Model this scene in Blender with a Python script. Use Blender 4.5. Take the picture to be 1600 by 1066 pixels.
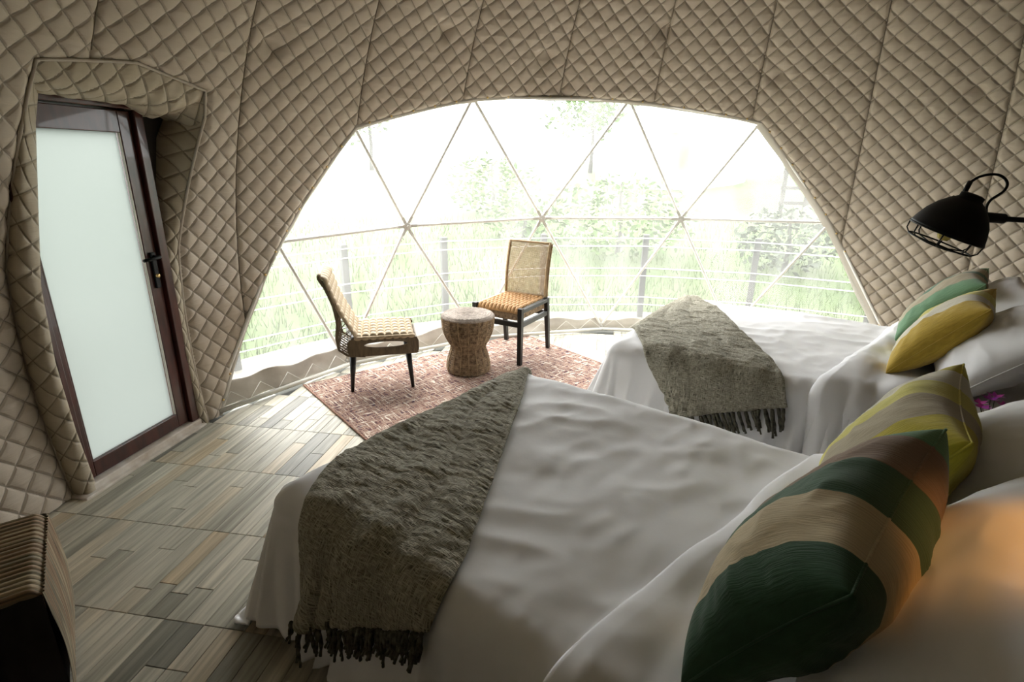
import bpy, bmesh, math, random
import numpy as np
from mathutils import Vector, Matrix

random.seed(7)
np.random.seed(7)
PI = math.pi
D = bpy.data
for o in list(D.objects):
    D.objects.remove(o)
COL = bpy.context.scene.collection
SC = bpy.context.scene

# ------------------------------------------------------------------ camera
F = 850.0
pitch, roll = math.radians(18.3), math.radians(0.7)
fw = Vector((0, math.cos(pitch), -math.sin(pitch)))
rt = Vector((1, 0, 0))
up = rt.cross(fw)
rt2 = rt * math.cos(roll) + up * math.sin(roll)
up2 = rt2.cross(fw)
cam_data = D.cameras.new('camera')
cam_data.sensor_width = 36
cam_data.lens = 36 * F / 1600
cam_data.clip_start = 0.02
cam_data.clip_end = 400
cam = D.objects.new('camera', cam_data)
COL.objects.link(cam)
m = Matrix.Identity(4)
for i in range(3):
    m[i][0], m[i][1], m[i][2] = rt2[i], up2[i], -fw[i]
m[0][3], m[1][3], m[2][3] = 0, 0, 1.6
cam.matrix_world = m
SC.camera = cam

# ------------------------------------------------------------------ light
w = D.worlds.new('world')
SC.world = w
w.use_nodes = True
bg = w.node_tree.nodes['Background']
bg.inputs['Color'].default_value = (0.97, 0.985, 1.0, 1)
bg.inputs['Strength'].default_value = 2.6
sun_d = D.lights.new('sun', 'SUN')
sun_d.energy = 2.2
sun_d.angle = math.radians(35)
sun_d.color = (1, 0.97, 0.92)
sun = D.objects.new('sun', sun_d)
sun.rotation_euler = (math.radians(-42), math.radians(-18), 0)
COL.objects.link(sun)
SC.view_settings.view_transform = 'Standard'
SC.view_settings.look = 'None'
SC.view_settings.gamma = 1
SC.view_settings.use_curve_mapping = False
SC.view_settings.exposure = 1.5

# ------------------------------------------------------------------ helpers
def tag(o, label=None, cat=None, group=None, kind=None):
    if label: o['label'] = label
    if cat: o['category'] = cat
    if group: o['group'] = group
    if kind: o['kind'] = kind
    return o

def empty(name, loc=(0, 0, 0), rz=0.0, label=None, cat=None, group=None, kind=None, mat=None):
    o = D.objects.new(name, None)
    o.empty_display_size = 0.1
    if mat is not None:
        o.matrix_world = mat
    else:
        o.location = loc
        o.rotation_euler = (0, 0, rz)
    COL.objects.link(o)
    return tag(o, label, cat, group, kind)

class MB:
    """collects vertices and faces for ONE mesh"""
    def __init__(s):
        s.v = []; s.f = []; s.m = []; s.cur = 0
    def add(s, vs, fs):
        n = len(s.v)
        s.v += [tuple(v) for v in vs]
        s.f += [tuple(i + n for i in f) for f in fs]
        s.m += [s.cur] * len(fs)
        return s
    def box(s, c, size, M=None, rz=0):
        x, y, z = [d / 2 for d in size]
        vs = [Vector((a, b, cc)) for a in (-x, x) for b in (-y, y) for cc in (-z, z)]
        R = Matrix.Rotation(rz, 3, 'Z') if M is None else M
        vs = [R @ v + Vector(c) for v in vs]
        s.add(vs, [(0, 1, 3, 2), (4, 6, 7, 5), (0, 4, 5, 1), (2, 3, 7, 6), (0, 2, 6, 4), (1, 5, 7, 3)])
        return s
    def taper(s, a, b, ra, rb, n=4, spin=PI / 4):
        """tapered prism from a to b"""
        a, b = Vector(a), Vector(b)
        d = (b - a).normalized()
        X = Vector((1, 0, 0)) if abs(d.x) < .8 else Vector((0, 1, 0))
        Y = d.cross(X).normalized(); X = Y.cross(d)
        vs = []
        for p, r in ((a, ra), (b, rb)):
            for k in range(n):
                t = spin + 2 * PI * k / n
                vs.append(p + X * (r * math.cos(t)) + Y * (r * math.sin(t)))
        fs = [(k, (k + 1) % n, n + (k + 1) % n, n + k) for k in range(n)]
        fs += [tuple(range(n))[::-1], tuple(range(n, 2 * n))]
        return s.add(vs, fs)
    def tube(s, pts, r, n=8, closed=False, rf=None):
        pts = [Vector(p) for p in pts]
        m = len(pts)
        vs = []; fs = []
        pX = None
        for i, p in enumerate(pts):
            if closed:
                d = pts[(i + 1) % m] - pts[i - 1]
            else:
                d = pts[min(i + 1, m - 1)] - pts[max(i - 1, 0)]
            d = d.normalized() if d.length > 1e-9 else Vector((0, 0, 1))
            if pX is None:
                X = Vector((0, 0, 1)) if abs(d.z) < .8 else Vector((1, 0, 0))
            else:
                X = pX
            X = (X - d * X.dot(d)).normalized(); Y = d.cross(X); pX = X
            rr = r if rf is None else rf(i / (m - 1))
            for k in range(n):
                t = 2 * PI * k / n
                vs.append(p + X * (rr * math.cos(t)) + Y * (rr * math.sin(t)))
        for i in range(m if closed else m - 1):
            j = (i + 1) % m
            for k in range(n):
                fs.append((i * n + k, i * n + (k + 1) % n, j * n + (k + 1) % n, j * n + k))
        if not closed:
            fs += [tuple(range(n))[::-1], tuple(range((m - 1) * n, m * n))]
        return s.add(vs, fs)
    def lathe(s, prof, n=48, c=(0, 0, 0), M=None):
        vs = []
        R = Matrix.Identity(3) if M is None else M
        for r, z in prof:
            for k in range(n):
                t = 2 * PI * k / n
                vs.append(R @ Vector((r * math.cos(t), r * math.sin(t), z)) + Vector(c))
        fs = []
        for i in range(len(prof) - 1):
            for k in range(n):
                fs.append((i * n + k, i * n + (k + 1) % n, (i + 1) * n + (k + 1) % n, (i + 1) * n + k))
        return s.add(vs, fs)
    def grid(s, P):
        """P: array (r,c,3)"""
        r, c = P.shape[:2]
        n = len(s.v)
        s.v += [tuple(x) for x in P.reshape(-1, 3)]
        fs = [(n + i * c + j, n + i * c + j + 1, n + (i + 1) * c + j + 1, n + (i + 1) * c + j)
              for i in range(r - 1) for j in range(c - 1)]
        s.f += fs
        s.m += [s.cur] * len(fs)
        return s
    def build(s, name, mat, parent=None, smooth=True, bevel=0, solid=0, auto=None):
        me = D.meshes.new(name)
        me.from_pydata(s.v, [], s.f)
        mats = mat if isinstance(mat, (list, tuple)) else [mat]
        for q in mats: me.materials.append(q)
        if len(mats) > 1: me.polygons.foreach_set('material_index', s.m)
        if smooth: me.polygons.foreach_set('use_smooth', [True] * len(me.polygons))
        me.update()
        o = D.objects.new(name, me)
        COL.objects.link(o)
        if parent is not None: o.parent = parent
        if solid:
            md = o.modifiers.new('solid', 'SOLIDIFY'); md.thickness = solid; md.offset = -1
        if bevel:
            md = o.modifiers.new('bevel', 'BEVEL'); md.width = bevel; md.segments = 2
            md.limit_method = 'ANGLE'; md.harden_normals = False
        return o

def gridmesh(name, P, mat, parent=None, uv=None, keep=None, solid=0, smooth=True, attr=None):
    """fast grid mesh from numpy (r,c,3); keep: bool faces (r-1,c-1)"""
    r, c = P.shape[:2]
    idx = np.arange(r * c).reshape(r, c)
    f = np.stack([idx[:-1, :-1], idx[:-1, 1:], idx[1:, 1:], idx[1:, :-1]], -1)
    f = f[keep] if keep is not None else f.reshape(-1, 4)
    used, inv = np.unique(f, return_inverse=True)
    f = inv.reshape(-1, 4)
    V = P.reshape(-1, 3)[used]
    me = D.meshes.new(name)
    me.vertices.add(len(V)); me.vertices.foreach_set('co', V.astype(np.float32).ravel())
    me.loops.add(f.size); me.loops.foreach_set('vertex_index', f.astype(np.int32).ravel())
    me.polygons.add(len(f))
    me.polygons.foreach_set('loop_start', np.arange(0, f.size, 4, dtype=np.int32))
    me.polygons.foreach_set('loop_total', np.full(len(f), 4, dtype=np.int32))
    if smooth: me.polygons.foreach_set('use_smooth', np.ones(len(f), dtype=bool))
    if uv is not None:
        l = me.uv_layers.new(name='uv')
        l.data.foreach_set('uv', uv.reshape(-1, 2)[used][f.ravel()].astype(np.float32).ravel())
    me.materials.append(mat)
    me.update(calc_edges=True); me.validate()
    o = D.objects.new(name, me); COL.objects.link(o)
    if parent is not None: o.parent = parent
    if solid:
        md = o.modifiers.new('solid', 'SOLIDIFY'); md.thickness = solid; md.offset = -1
    return o

_tabs = {}
def noise2(x, y, seed=0):
    """smooth value noise in [-1,1]"""
    if seed not in _tabs:
        _tabs[seed] = np.random.RandomState(seed + 11).uniform(-1, 1, (64, 64))
    T = _tabs[seed]
    x = np.asarray(x, float); y = np.asarray(y, float)
    xi = np.floor(x).astype(int); yi = np.floor(y).astype(int)
    fx = x - xi; fy = y - yi
    fx = fx * fx * (3 - 2 * fx); fy = fy * fy * (3 - 2 * fy)
    g = lambda a, b: T[a % 64, b % 64]
    return ((g(xi, yi) * (1 - fx) + g(xi + 1, yi) * fx) * (1 - fy)
            + (g(xi, yi + 1) * (1 - fx) + g(xi + 1, yi + 1) * fx) * fy)

def quilt(p, q, cell=0.092):
    a = (p + q) / (math.sqrt(2) * cell); b = (p - q) / (math.sqrt(2) * cell)
    return (np.abs(np.sin(PI * a)) * np.abs(np.sin(PI * b))) ** 0.42
def quv(p, q, cell=0.092):
    return np.stack([(p + q) / (math.sqrt(2) * cell), (p - q) / (math.sqrt(2) * cell)], -1)

# ------------------------------------------------------------------ materials
def mat(name, col, rough=0.8, metal=0.0, spec=0.3, sheen=0.0, var=None, var_scale=5, bump=0, bump_scale=80,
        coat=0.0, stretch=None, attr=None):
    m = D.materials.new(name); m.use_nodes = True
    nt = m.node_tree; N = nt.nodes; L = nt.links
    b = N['Principled BSDF']
    b.inputs['Base Color'].default_value = (*col, 1)
    b.inputs['Roughness'].default_value = rough
    b.inputs['Metallic'].default_value = metal
    b.inputs['Specular IOR Level'].default_value = spec
    b.inputs['Sheen Weight'].default_value = sheen
    b.inputs['Coat Weight'].default_value = coat
    tc = N.new('ShaderNodeTexCoord'); mp = N.new('ShaderNodeMapping')
    L.new(tc.outputs['Object'], mp.inputs['Vector'])
    if stretch: mp.inputs['Scale'].default_value = stretch
    if var:
        n = N.new('ShaderNodeTexNoise'); n.inputs['Scale'].default_value = var_scale
        n.inputs['Detail'].default_value = 6
        r = N.new('ShaderNodeValToRGB')
        r.color_ramp.elements[0].position = .3; r.color_ramp.elements[1].position = .7
        r.color_ramp.elements[0].color = (*var, 1); r.color_ramp.elements[1].color = (*col, 1)
        L.new(mp.outputs[0], n.inputs['Vector']); L.new(n.outputs['Fac'], r.inputs[0])
        L.new(r.outputs[0], b.inputs['Base Color'])
    if bump:
        n = N.new('ShaderNodeTexNoise'); n.inputs['Scale'].default_value = bump_scale
        n.inputs['Detail'].default_value = 4
        bp = N.new('ShaderNodeBump'); bp.inputs['Strength'].default_value = bump
        bp.inputs['Distance'].default_value = .01
        L.new(mp.outputs[0], n.inputs['Vector']); L.new(n.outputs['Fac'], bp.inputs['Height'])
        L.new(bp.outputs[0], b.inputs['Normal'])
    return m

def weave_mat(name, cols, scale=120, ratio=1.0, bump=.6, rough=.9, axis='UV', holes=0, narrow=False):
    """woven threads: two crossed waves with irregular colours"""
    m = D.materials.new(name); m.use_nodes = True
    nt = m.node_tree; N = nt.nodes; L = nt.links
    b = N['Principled BSDF']; b.inputs['Roughness'].default_value = rough
    b.inputs['Specular IOR Level'].default_value = .15
    tc = N.new('ShaderNodeTexCoord')
    src = tc.outputs['UV'] if axis == 'UV' else tc.outputs['Object']
    n1 = N.new('ShaderNodeTexNoise'); n1.inputs['Scale'].default_value = 1
    n2 = N.new('ShaderNodeTexNoise'); n2.inputs['Scale'].default_value = 1
    m1 = N.new('ShaderNodeMapping'); m2 = N.new('ShaderNodeMapping')
    m1.inputs['Scale'].default_value = (scale, scale / 9 * ratio, scale / 9)
    m2.inputs['Scale'].default_value = (scale / 9, scale * ratio, scale / 9)
    for a, n in ((m1, n1), (m2, n2)):
        L.new(src, a.inputs['Vector']); L.new(a.outputs[0], n.inputs['Vector'])
        n.inputs['Detail'].default_value = 3
    mx = N.new('ShaderNodeMath'); mx.operation = 'MAXIMUM'
    L.new(n1.outputs['Fac'], mx.inputs[0]); L.new(n2.outputs['Fac'], mx.inputs[1])
    r = N.new('ShaderNodeValToRGB')
    cr = r.color_ramp
    k = len(cols)
    while len(cr.elements) < k: cr.elements.new(.5)
    for i, c in enumerate(cols):
        cr.elements[i].position = (.46 + .20 * i / (k - 1)) if narrow else (.40 + .32 * i / (k - 1)); cr.elements[i].color = (*c, 1)
    L.new(mx.outputs[0], r.inputs[0]); L.new(r.outputs[0], b.inputs['Base Color'])
    bp = N.new('ShaderNodeBump'); bp.inputs['Strength'].default_value = bump; bp.inputs['Distance'].default_value = .01
    L.new(mx.outputs[0], bp.inputs['Height']); L.new(bp.outputs[0], b.inputs['Normal'])
    return m

M = {}
def liner_mat(name, col):
    m = D.materials.new(name); m.use_nodes = True
    nt = m.node_tree; N = nt.nodes; L = nt.links; b = N['Principled BSDF']
    b.inputs['Roughness'].default_value = .55; b.inputs['Specular IOR Level'].default_value = .3
    tc = N.new('ShaderNodeTexCoord'); sp_ = N.new('ShaderNodeSeparateXYZ'); L.new(tc.outputs['UV'], sp_.inputs[0])
    def math_(op, a, v=None, v2=None):
        n = N.new('ShaderNodeMath'); n.operation = op
        for i, q in enumerate((a, v, v2)):
            if q is None: continue
            if isinstance(q, (int, float)): n.inputs[i].default_value = q
            else: L.new(q, n.inputs[i])
        return n.outputs[0]
    ds = []
    for k in (0, 1):
        f = math_('PINGPONG', sp_.outputs[k], .5)      # 0 on a stitch line .. .5 between
        ds.append(f)
    dm = math_('MINIMUM', ds[0], ds[1])
    thread = N.new('ShaderNodeMapRange'); thread.inputs[1].default_value = .012; thread.inputs[2].default_value = .042
    thread.inputs[3].default_value = 1; thread.inputs[4].default_value = 0; L.new(dm, thread.inputs[0])
    mx = N.new('ShaderNodeMix'); mx.data_type = 'RGBA'
    n0 = N.new('ShaderNodeTexNoise'); n0.inputs['Scale'].default_value = 1.3; n0.inputs['Detail'].default_value = 4
    L.new(tc.outputs['Object'], n0.inputs['Vector'])
    r = N.new('ShaderNodeValToRGB'); r.color_ramp.elements[0].position = .3; r.color_ramp.elements[1].position = .7
    r.color_ramp.elements[0].color = (*[c * .93 for c in col], 1); r.color_ramp.elements[1].color = (*col, 1)
    L.new(n0.outputs['Fac'], r.inputs[0])
    L.new(r.outputs[0], mx.inputs[6]); mx.inputs[7].default_value = (*[c * .42 for c in col], 1)
    L.new(math_('MULTIPLY', thread.outputs[0], .8), mx.inputs[0]); L.new(mx.outputs[2], b.inputs['Base Color'])
    # relief: puffed cells plus drawn wrinkles
    gr = N.new('ShaderNodeMapRange'); gr.interpolation_type = 'SMOOTHSTEP'
    gr.inputs[1].default_value = 0; gr.inputs[2].default_value = .13; L.new(dm, gr.inputs[0])
    mp = N.new('ShaderNodeMapping'); mp.inputs['Scale'].default_value = (7, 7, 75)
    n1 = N.new('ShaderNodeTexNoise'); n1.inputs['Scale'].default_value = 1; n1.inputs['Detail'].default_value = 3; n1.inputs['Distortion'].default_value = .4
    L.new(tc.outputs['Object'], mp.inputs[0]); L.new(mp.outputs[0], n1.inputs['Vector'])
    hgt = math_('ADD', math_('MULTIPLY', gr.outputs[0], .6), math_('MULTIPLY', n1.outputs['Fac'], .32))
    bp = N.new('ShaderNodeBump'); bp.inputs['Strength'].default_value = 1.0; bp.inputs['Distance'].default_value = .008
    L.new(hgt, bp.inputs['Height']); L.new(bp.outputs[0], b.inputs['Normal'])
    return m
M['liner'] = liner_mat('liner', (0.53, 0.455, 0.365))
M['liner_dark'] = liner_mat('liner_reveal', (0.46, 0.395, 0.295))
M['piping'] = mat('piping', (0.48, 0.42, 0.35), .7, bump=.2, bump_scale=90)
M['seam'] = mat('seam', (0.20, 0.17, 0.13), .8)
M['hem'] = mat('canvas_hem', (0.50, 0.46, 0.40), .6, bump=.2, bump_scale=40)
M['canvas'] = mat('canvas_sill', (0.66, 0.61, 0.53), .5, var=(0.48, 0.44, 0.38), var_scale=5, bump=.3, bump_scale=12)
M['strut'] = mat('painted_steel', (0.86, 0.84, 0.80), .4, spec=.4)
M['hub'] = mat('galvanised_hub', (0.62, 0.60, 0.56), .5, metal=.0)
M['pipe'] = mat('white_pipe', (0.72, 0.70, 0.64), .45)
M['brass'] = mat('brass', (0.75, 0.55, 0.25), .3, metal=1)
M['mahogany'] = mat('mahogany', (0.075, 0.018, 0.012), .3, spec=.5, coat=.25, var=(0.03, 0.008, 0.006), var_scale=9, stretch=(3, 3, .6))
M['black'] = mat('black_metal', (0.004, 0.004, 0.004), .5, spec=.2)
M['blackwood'] = mat('black_wood', (0.012, 0.011, 0.010), .4, spec=.4)
M['greywood'] = mat('dark_painted_wood', (0.035, 0.036, 0.034), .4, spec=.45)
M['threshold'] = mat('threshold', (0.72, 0.67, 0.60), .5, var=(0.5, 0.42, 0.34), var_scale=14)
M['sheet'] = mat('white_cotton', (0.85, 0.845, 0.855), .85, spec=.15, sheen=.15, bump=.12, bump_scale=9)
M['mattress'] = mat('mattress', (0.7, 0.7, 0.7), .9)
M['bedbase'] = mat('bed_base', (0.03, 0.025, 0.02), .7)
M['rattan'] = mat('rattan', (0.40, 0.28, 0.15), .5, var=(0.22, 0.14, 0.07), var_scale=30)
M['rattan_light'] = mat('rattan_light', (0.56, 0.42, 0.25), .5, var=(0.40, 0.28, 0.15), var_scale=30)
M['rattan_dark'] = mat('rattan_dark', (0.17, 0.12, 0.065), .55, var=(0.08, 0.055, 0.03), var_scale=40, bump=.5, bump_scale=150, stretch=(1, 1, .2))
M['pale_strap'] = mat('pale_strap', (0.52, 0.41, 0.27), .6, var=(0.42, 0.31, 0.19), var_scale=20, bump=.4, bump_scale=120)
M['tan_strap'] = mat('tan_strap', (0.50, 0.29, 0.12), .6, var=(0.36, 0.19, 0.07), var_scale=20, bump=.4, bump_scale=120)
M['seagrass'] = mat('seagrass', (0.36, 0.25, 0.145), .75, var=(0.09, 0.055, 0.03), var_scale=38, bump=.8, bump_scale=110)
M['seagrass_top'] = mat('seagrass_top', (0.36, 0.30, 0.25), .7, var=(0.20, 0.16, 0.13), var_scale=35, bump=.8, bump_scale=110)
M['rug'] = weave_mat('rug_weave', [(0.07, 0.04, 0.055), (0.28, 0.14, 0.10), (0.36, 0.28, 0.22), (0.22, 0.12, 0.10), (0.46, 0.34, 0.26), (0.64, 0.58, 0.50)], 85, .9, .8, narrow=True)
M['throw'] = weave_mat('throw_weave', [(0.10, 0.092, 0.07), (0.32, 0.30, 0.235), (0.49, 0.46, 0.37), (0.60, 0.57, 0.47)], 600, .7, .9)
M['tassel'] = mat('tassel_yarn', (0.17, 0.16, 0.12), .9, var=(0.03, 0.03, 0.024), var_scale=60, bump=.6, bump_scale=200)
M['woodrail'] = mat('railing_post', (0.08, 0.08, 0.078), .8)
M['wire'] = mat('railing_cable', (0.9, 0.9, 0.9), .4)
M['deck'] = mat('deck', (0.16, 0.15, 0.125), .8, var=(0.12, 0.11, 0.09), var_scale=4)
M['grass'] = mat('grass', (0.040, 0.074, 0.012), .9, var=(0.075, 0.092, 0.04), var_scale=.6)
M['blade'] = mat('grass_blade', (0.062, 0.115, 0.022), .8, var=(0.105, 0.125, 0.06), var_scale=2)
M['leaf'] = mat('leaf', (0.05, 0.11, 0.02), .7, var=(0.10, 0.16, 0.04), var_scale=3)
M['leaf_dark'] = mat('leaf_dark', (0.045, 0.06, 0.04), .8, var=(0.07, 0.085, 0.055), var_scale=2)
M['bark'] = mat('bark', (0.06, 0.055, 0.05), .95, bump=.8, bump_scale=10, stretch=(2, 2, .4))
M['fence'] = mat('fence_wood', (0.06, 0.055, 0.05), .9)
M['tent'] = mat('tent_white', (0.85, 0.85, 0.84), .7)
M['flower'] = mat('flower', (0.55, 0.05, 0.28), .6, var=(0.30, 0.03, 0.40), var_scale=20)
M['otto_core_shade'] = mat('ottoman_core_shade', (0.012, 0.011, 0.010), .8)  # hidden core, and shade painted on the ottoman's near side
M['bulb'] = mat('bulb_glass', (0.55, 0.42, 0.08), .2, spec=.6)

# frosted door glass and clear film
def glass_mat(name, col, clear, rough=.25, noise=0.0):
    m = D.materials.new(name); m.use_nodes = True
    nt = m.node_tree; N = nt.nodes; L = nt.links
    N.remove(N['Principled BSDF'])
    out = N['Material Output']
    tr = N.new('ShaderNodeBsdfTransparent'); tr.inputs[0].default_value = (.97, .98, .97, 1)
    tl = N.new('ShaderNodeBsdfTranslucent'); tl.inputs[0].default_value = (*col, 1)
    gl = N.new('ShaderNodeBsdfGlossy'); gl.inputs['Roughness'].default_value = rough
    mx = N.new('ShaderNodeMixShader'); m2 = N.new('ShaderNodeMixShader')
    m2.inputs[0].default_value = .04
    L.new(tr.outputs[0], mx.inputs[1]); L.new(tl.outputs[0], mx.inputs[2])
    mx.inputs[0].default_value = 1 - clear
    if noise:
        tc = N.new('ShaderNodeTexCoord'); mp = N.new('ShaderNodeMapping')
        mp.inputs['Scale'].default_value = (2.6, 2.6, .8)
        n = N.new('ShaderNodeTexNoise'); n.inputs['Scale'].default_value = 2; n.inputs['Detail'].default_value = 6
        mr = N.new('ShaderNodeMapRange')
        mr.inputs[1].default_value = .3; mr.inputs[2].default_value = .7
        mr.inputs[3].default_value = 1 - clear - noise; mr.inputs[4].default_value = 1 - clear + noise
        L.new(tc.outputs['Object'], mp.inputs[0]); L.new(mp.outputs[0], n.inputs['Vector'])
        L.new(n.outputs['Fac'], mr.inputs[0]); L.new(mr.outputs[0], mx.inputs[0])
    L.new(mx.outputs[0], m2.inputs[1]); L.new(gl.outputs[0], m2.inputs[2])
    L.new(m2.outputs[0], out.inputs['Surface'])
    return m
M['film'] = glass_mat('clear_film', (.95, .945, .89), .885, .2, .04)
M['frost'] = glass_mat('frosted_glass', (.38, .40, .385), .0)

def stripe_mat(name, bands):
    """bands: list of (end position in V, colour) along UV.x"""
    m = D.materials.new(name); m.use_nodes = True
    nt = m.node_tree; N = nt.nodes; L = nt.links
    b = N['Principled BSDF']; b.inputs['Roughness'].default_value = .85
    b.inputs['Specular IOR Level'].default_value = .2; b.inputs['Sheen Weight'].default_value = .15
    tc = N.new('ShaderNodeTexCoord'); sp = N.new('ShaderNodeSeparateXYZ')
    L.new(tc.outputs['UV'], sp.inputs[0])
    r = N.new('ShaderNodeValToRGB'); r.color_ramp.interpolation = 'CONSTANT'
    cr = r.color_ramp
    while len(cr.elements) < len(bands): cr.elements.new(.5)
    p = 0
    for i, (e, c) in enumerate(bands):
        cr.elements[i].position = p; cr.elements[i].color = (*c, 1); p = e
    L.new(sp.outputs[0], r.inputs[0])
    n = N.new('ShaderNodeTexNoise'); n.inputs['Scale'].default_value = 1; n.inputs['Detail'].default_value = 4
    mp = N.new('ShaderNodeMapping'); mp.inputs['Scale'].default_value = (160, 9, 10)
    L.new(tc.outputs['UV'], mp.inputs[0]); L.new(mp.outputs[0], n.inputs['Vector'])
    mx = N.new('ShaderNodeMix'); mx.data_type = 'RGBA'; mx.blend_type = 'MULTIPLY'
    mr = N.new('ShaderNodeMapRange'); mr.inputs[1].default_value = .3; mr.inputs[2].default_value = .7
    mr.inputs[3].default_value = .78; mr.inputs[4].default_value = 1.1
    L.new(n.outputs['Fac'], mr.inputs[0])
    mx.inputs[0].default_value = 1
    L.new(r.outputs[0], mx.inputs[6]); L.new(mr.outputs[0], mx.inputs[7]); L.new(mx.outputs[2], b.inputs['Base Color'])
    bp = N.new('ShaderNodeBump'); bp.inputs['Strength'].default_value = .25; bp.inputs['Distance'].default_value = .01
    L.new(n.outputs['Fac'], bp.inputs['Height']); L.new(bp.outputs[0], b.inputs['Normal'])
    return m

def plank_mat():
    m = D.materials.new('floor_plank'); m.use_nodes = True
    nt = m.node_tree; N = nt.nodes; L = nt.links
    b = N['Principled BSDF']; b.inputs['Roughness'].default_value = .32
    b.inputs['Specular IOR Level'].default_value = .38
    at = N.new('ShaderNodeAttribute'); at.attribute_name = 'tone'
    g = N.new('ShaderNodeNewGeometry')
    mp = N.new('ShaderNodeMapping'); mp.inputs['Rotation'].default_value = (0, 0, math.radians(-81))
    mp.inputs['Scale'].default_value = (1.2, 1.2, 1)
    vr = N.new('ShaderNodeVectorRotate'); vr.rotation_type = 'Z_AXIS'; vr.inputs['Angle'].default_value = math.radians(-81)
    L.new(g.outputs['Position'], vr.inputs['Vector'])
    mp.inputs['Rotation'].default_value = (0, 0, 0); mp.inputs['Scale'].default_value = (2.2, 42, 1)
    ad = N.new('ShaderNodeVectorMath'); ad.operation = 'ADD'
    L.new(vr.outputs[0], ad.inputs[0]); L.new(at.outputs['Vector'], ad.inputs[1])
    L.new(ad.outputs[0], mp.inputs['Vector'])
    n = N.new('ShaderNodeTexNoise'); n.inputs['Scale'].default_value = 1; n.inputs['Detail'].default_value = 7
    n.inputs['Distortion'].default_value = .6
    L.new(mp.outputs[0], n.inputs['Vector'])
    r = N.new('ShaderNodeValToRGB'); cr = r.color_ramp
    while len(cr.elements) < 6: cr.elements.new(.5)
    cs = [(0, (0.135, 0.13, 0.108)), (.2, (0.28, 0.265, 0.21)), (.45, (0.47, 0.44, 0.35)),
          (.68, (0.56, 0.52, 0.42)), (.85, (0.54, 0.43, 0.28)), (1, (0.60, 0.56, 0.46))]
    for i, (p, c) in enumerate(cs): cr.elements[i].position = p; cr.elements[i].color = (*c, 1)
    sp = N.new('ShaderNodeSeparateXYZ'); L.new(at.outputs['Vector'], sp.inputs[0])
    L.new(sp.outputs[0], r.inputs[0])
    mr = N.new('ShaderNodeMapRange'); mr.inputs[1].default_value = .28; mr.inputs[2].default_value = .72
    mr.inputs[3].default_value = .55; mr.inputs[4].default_value = 1.2
    L.new(n.outputs['Fac'], mr.inputs[0])
    mx = N.new('ShaderNodeMix'); mx.data_type = 'RGBA'; mx.blend_type = 'MULTIPLY'; mx.inputs[0].default_value = 1
    L.new(r.outputs[0], mx.inputs[6]); L.new(mr.outputs[0], mx.inputs[7]); L.new(mx.outputs[2], b.inputs['Base Color'])
    rr = N.new('ShaderNodeMapRange'); rr.inputs[3].default_value = .6; rr.inputs[4].default_value = .36
    L.new(n.outputs['Fac'], rr.inputs[0]); L.new(rr.outputs[0], b.inputs['Roughness'])
    bp = N.new('ShaderNodeBump'); bp.inputs['Strength'].default_value = .15; bp.inputs['Distance'].default_value = .004
    L.new(n.outputs['Fac'], bp.inputs['Height']); L.new(bp.outputs[0], b.inputs['Normal'])
    return m
M['plank'] = plank_mat()
M['panel'] = mat('dark_panel', (0.07, 0.05, 0.035), .6, var=(0.04, 0.03, 0.02), var_scale=3)
M['grout'] = mat('grout', (0.07, 0.07, 0.06), .9)

# ------------------------------------------------------------------ dome geometry
CX, CY, CZ, R0 = 1.154, 1.826, 0.6, 3.418
def sp(az, el, r=R0):
    """degrees -> numpy point on the dome"""
    a, e = np.radians(az), np.radians(el)
    return np.stack([CX + r * np.cos(e) * np.cos(a), CY + r * np.cos(e) * np.sin(a), CZ + r * np.sin(e)], -1)
def azel(p):
    p = np.asarray(p, float) - np.array([CX, CY, CZ])
    return np.degrees(np.arctan2(p[1], p[0])), np.degrees(np.arcsin(p[2] / np.linalg.norm(p)))
def onsph(p, r=R0):
    p = np.asarray(p, float) - np.array([CX, CY, CZ])
    return p / np.linalg.norm(p) * r + np.array([CX, CY, CZ])

EL0 = -math.degrees(math.asin(CZ / R0))
# window nodes
T = [sp(135.1, 20.8), sp(118.2, 25.1), sp(93.7, 25.7), sp(73.6, 22.8)]
Rg = [sp(144.8, 7.4), sp(126.6, 8.0), sp(105.2, 8.4), sp(83.0, 8.4), sp(61.9, 8.7)]
B = [sp(155.5, EL0), sp(137.3, EL0), sp(116.0, EL0), sp(94.5, EL0), sp(73.5, EL0), sp(50.5, EL0)]
arch = [B[0], Rg[0], T[0], T[1], T[2], T[3], Rg[4], B[5]]

def sub(a, b, n):
    return [onsph(a + (b - a) * t) for t in np.linspace(0, 1, n, endpoint=False)]
win_poly = []
for a, b in zip(arch[:-1], arch[1:]): win_poly += sub(a, b, 12)
win_poly += [arch[-1]]
win2 = [azel(p) for p in win_poly]
win2 = [(win2[0][0], win2[0][1] - 6)] + win2 + [(win2[-1][0], win2[-1][1] - 6)]

# door opening on the dome surface (from lower left, clockwise)
door_open = [(-2.164, 2.314, -.059), (-2.1738, 2.3079, 1.13), (-1.936, 2.41, 1.975), (-1.80, 2.83, 2.03),
             (-1.684, 3.20, 1.95), (-1.70, 3.22, 1.80), (-1.93, 3.15, 1.10), (-1.952, 3.135, -.02)]
door_open = [onsph(p) for p in door_open]
dpoly = []
for a, b in zip(door_open[:-1], door_open[1:]): dpoly += sub(a, b, 8)
dpoly += [door_open[-1]]
door2 = [azel(p) for p in dpoly]
door2 = [(a % 360, e) for a, e in door2]
door2 = [(door2[0][0], door2[0][1] - 6)] + door2 + [(door2[-1][0], door2[-1][1] - 6)]

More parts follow.
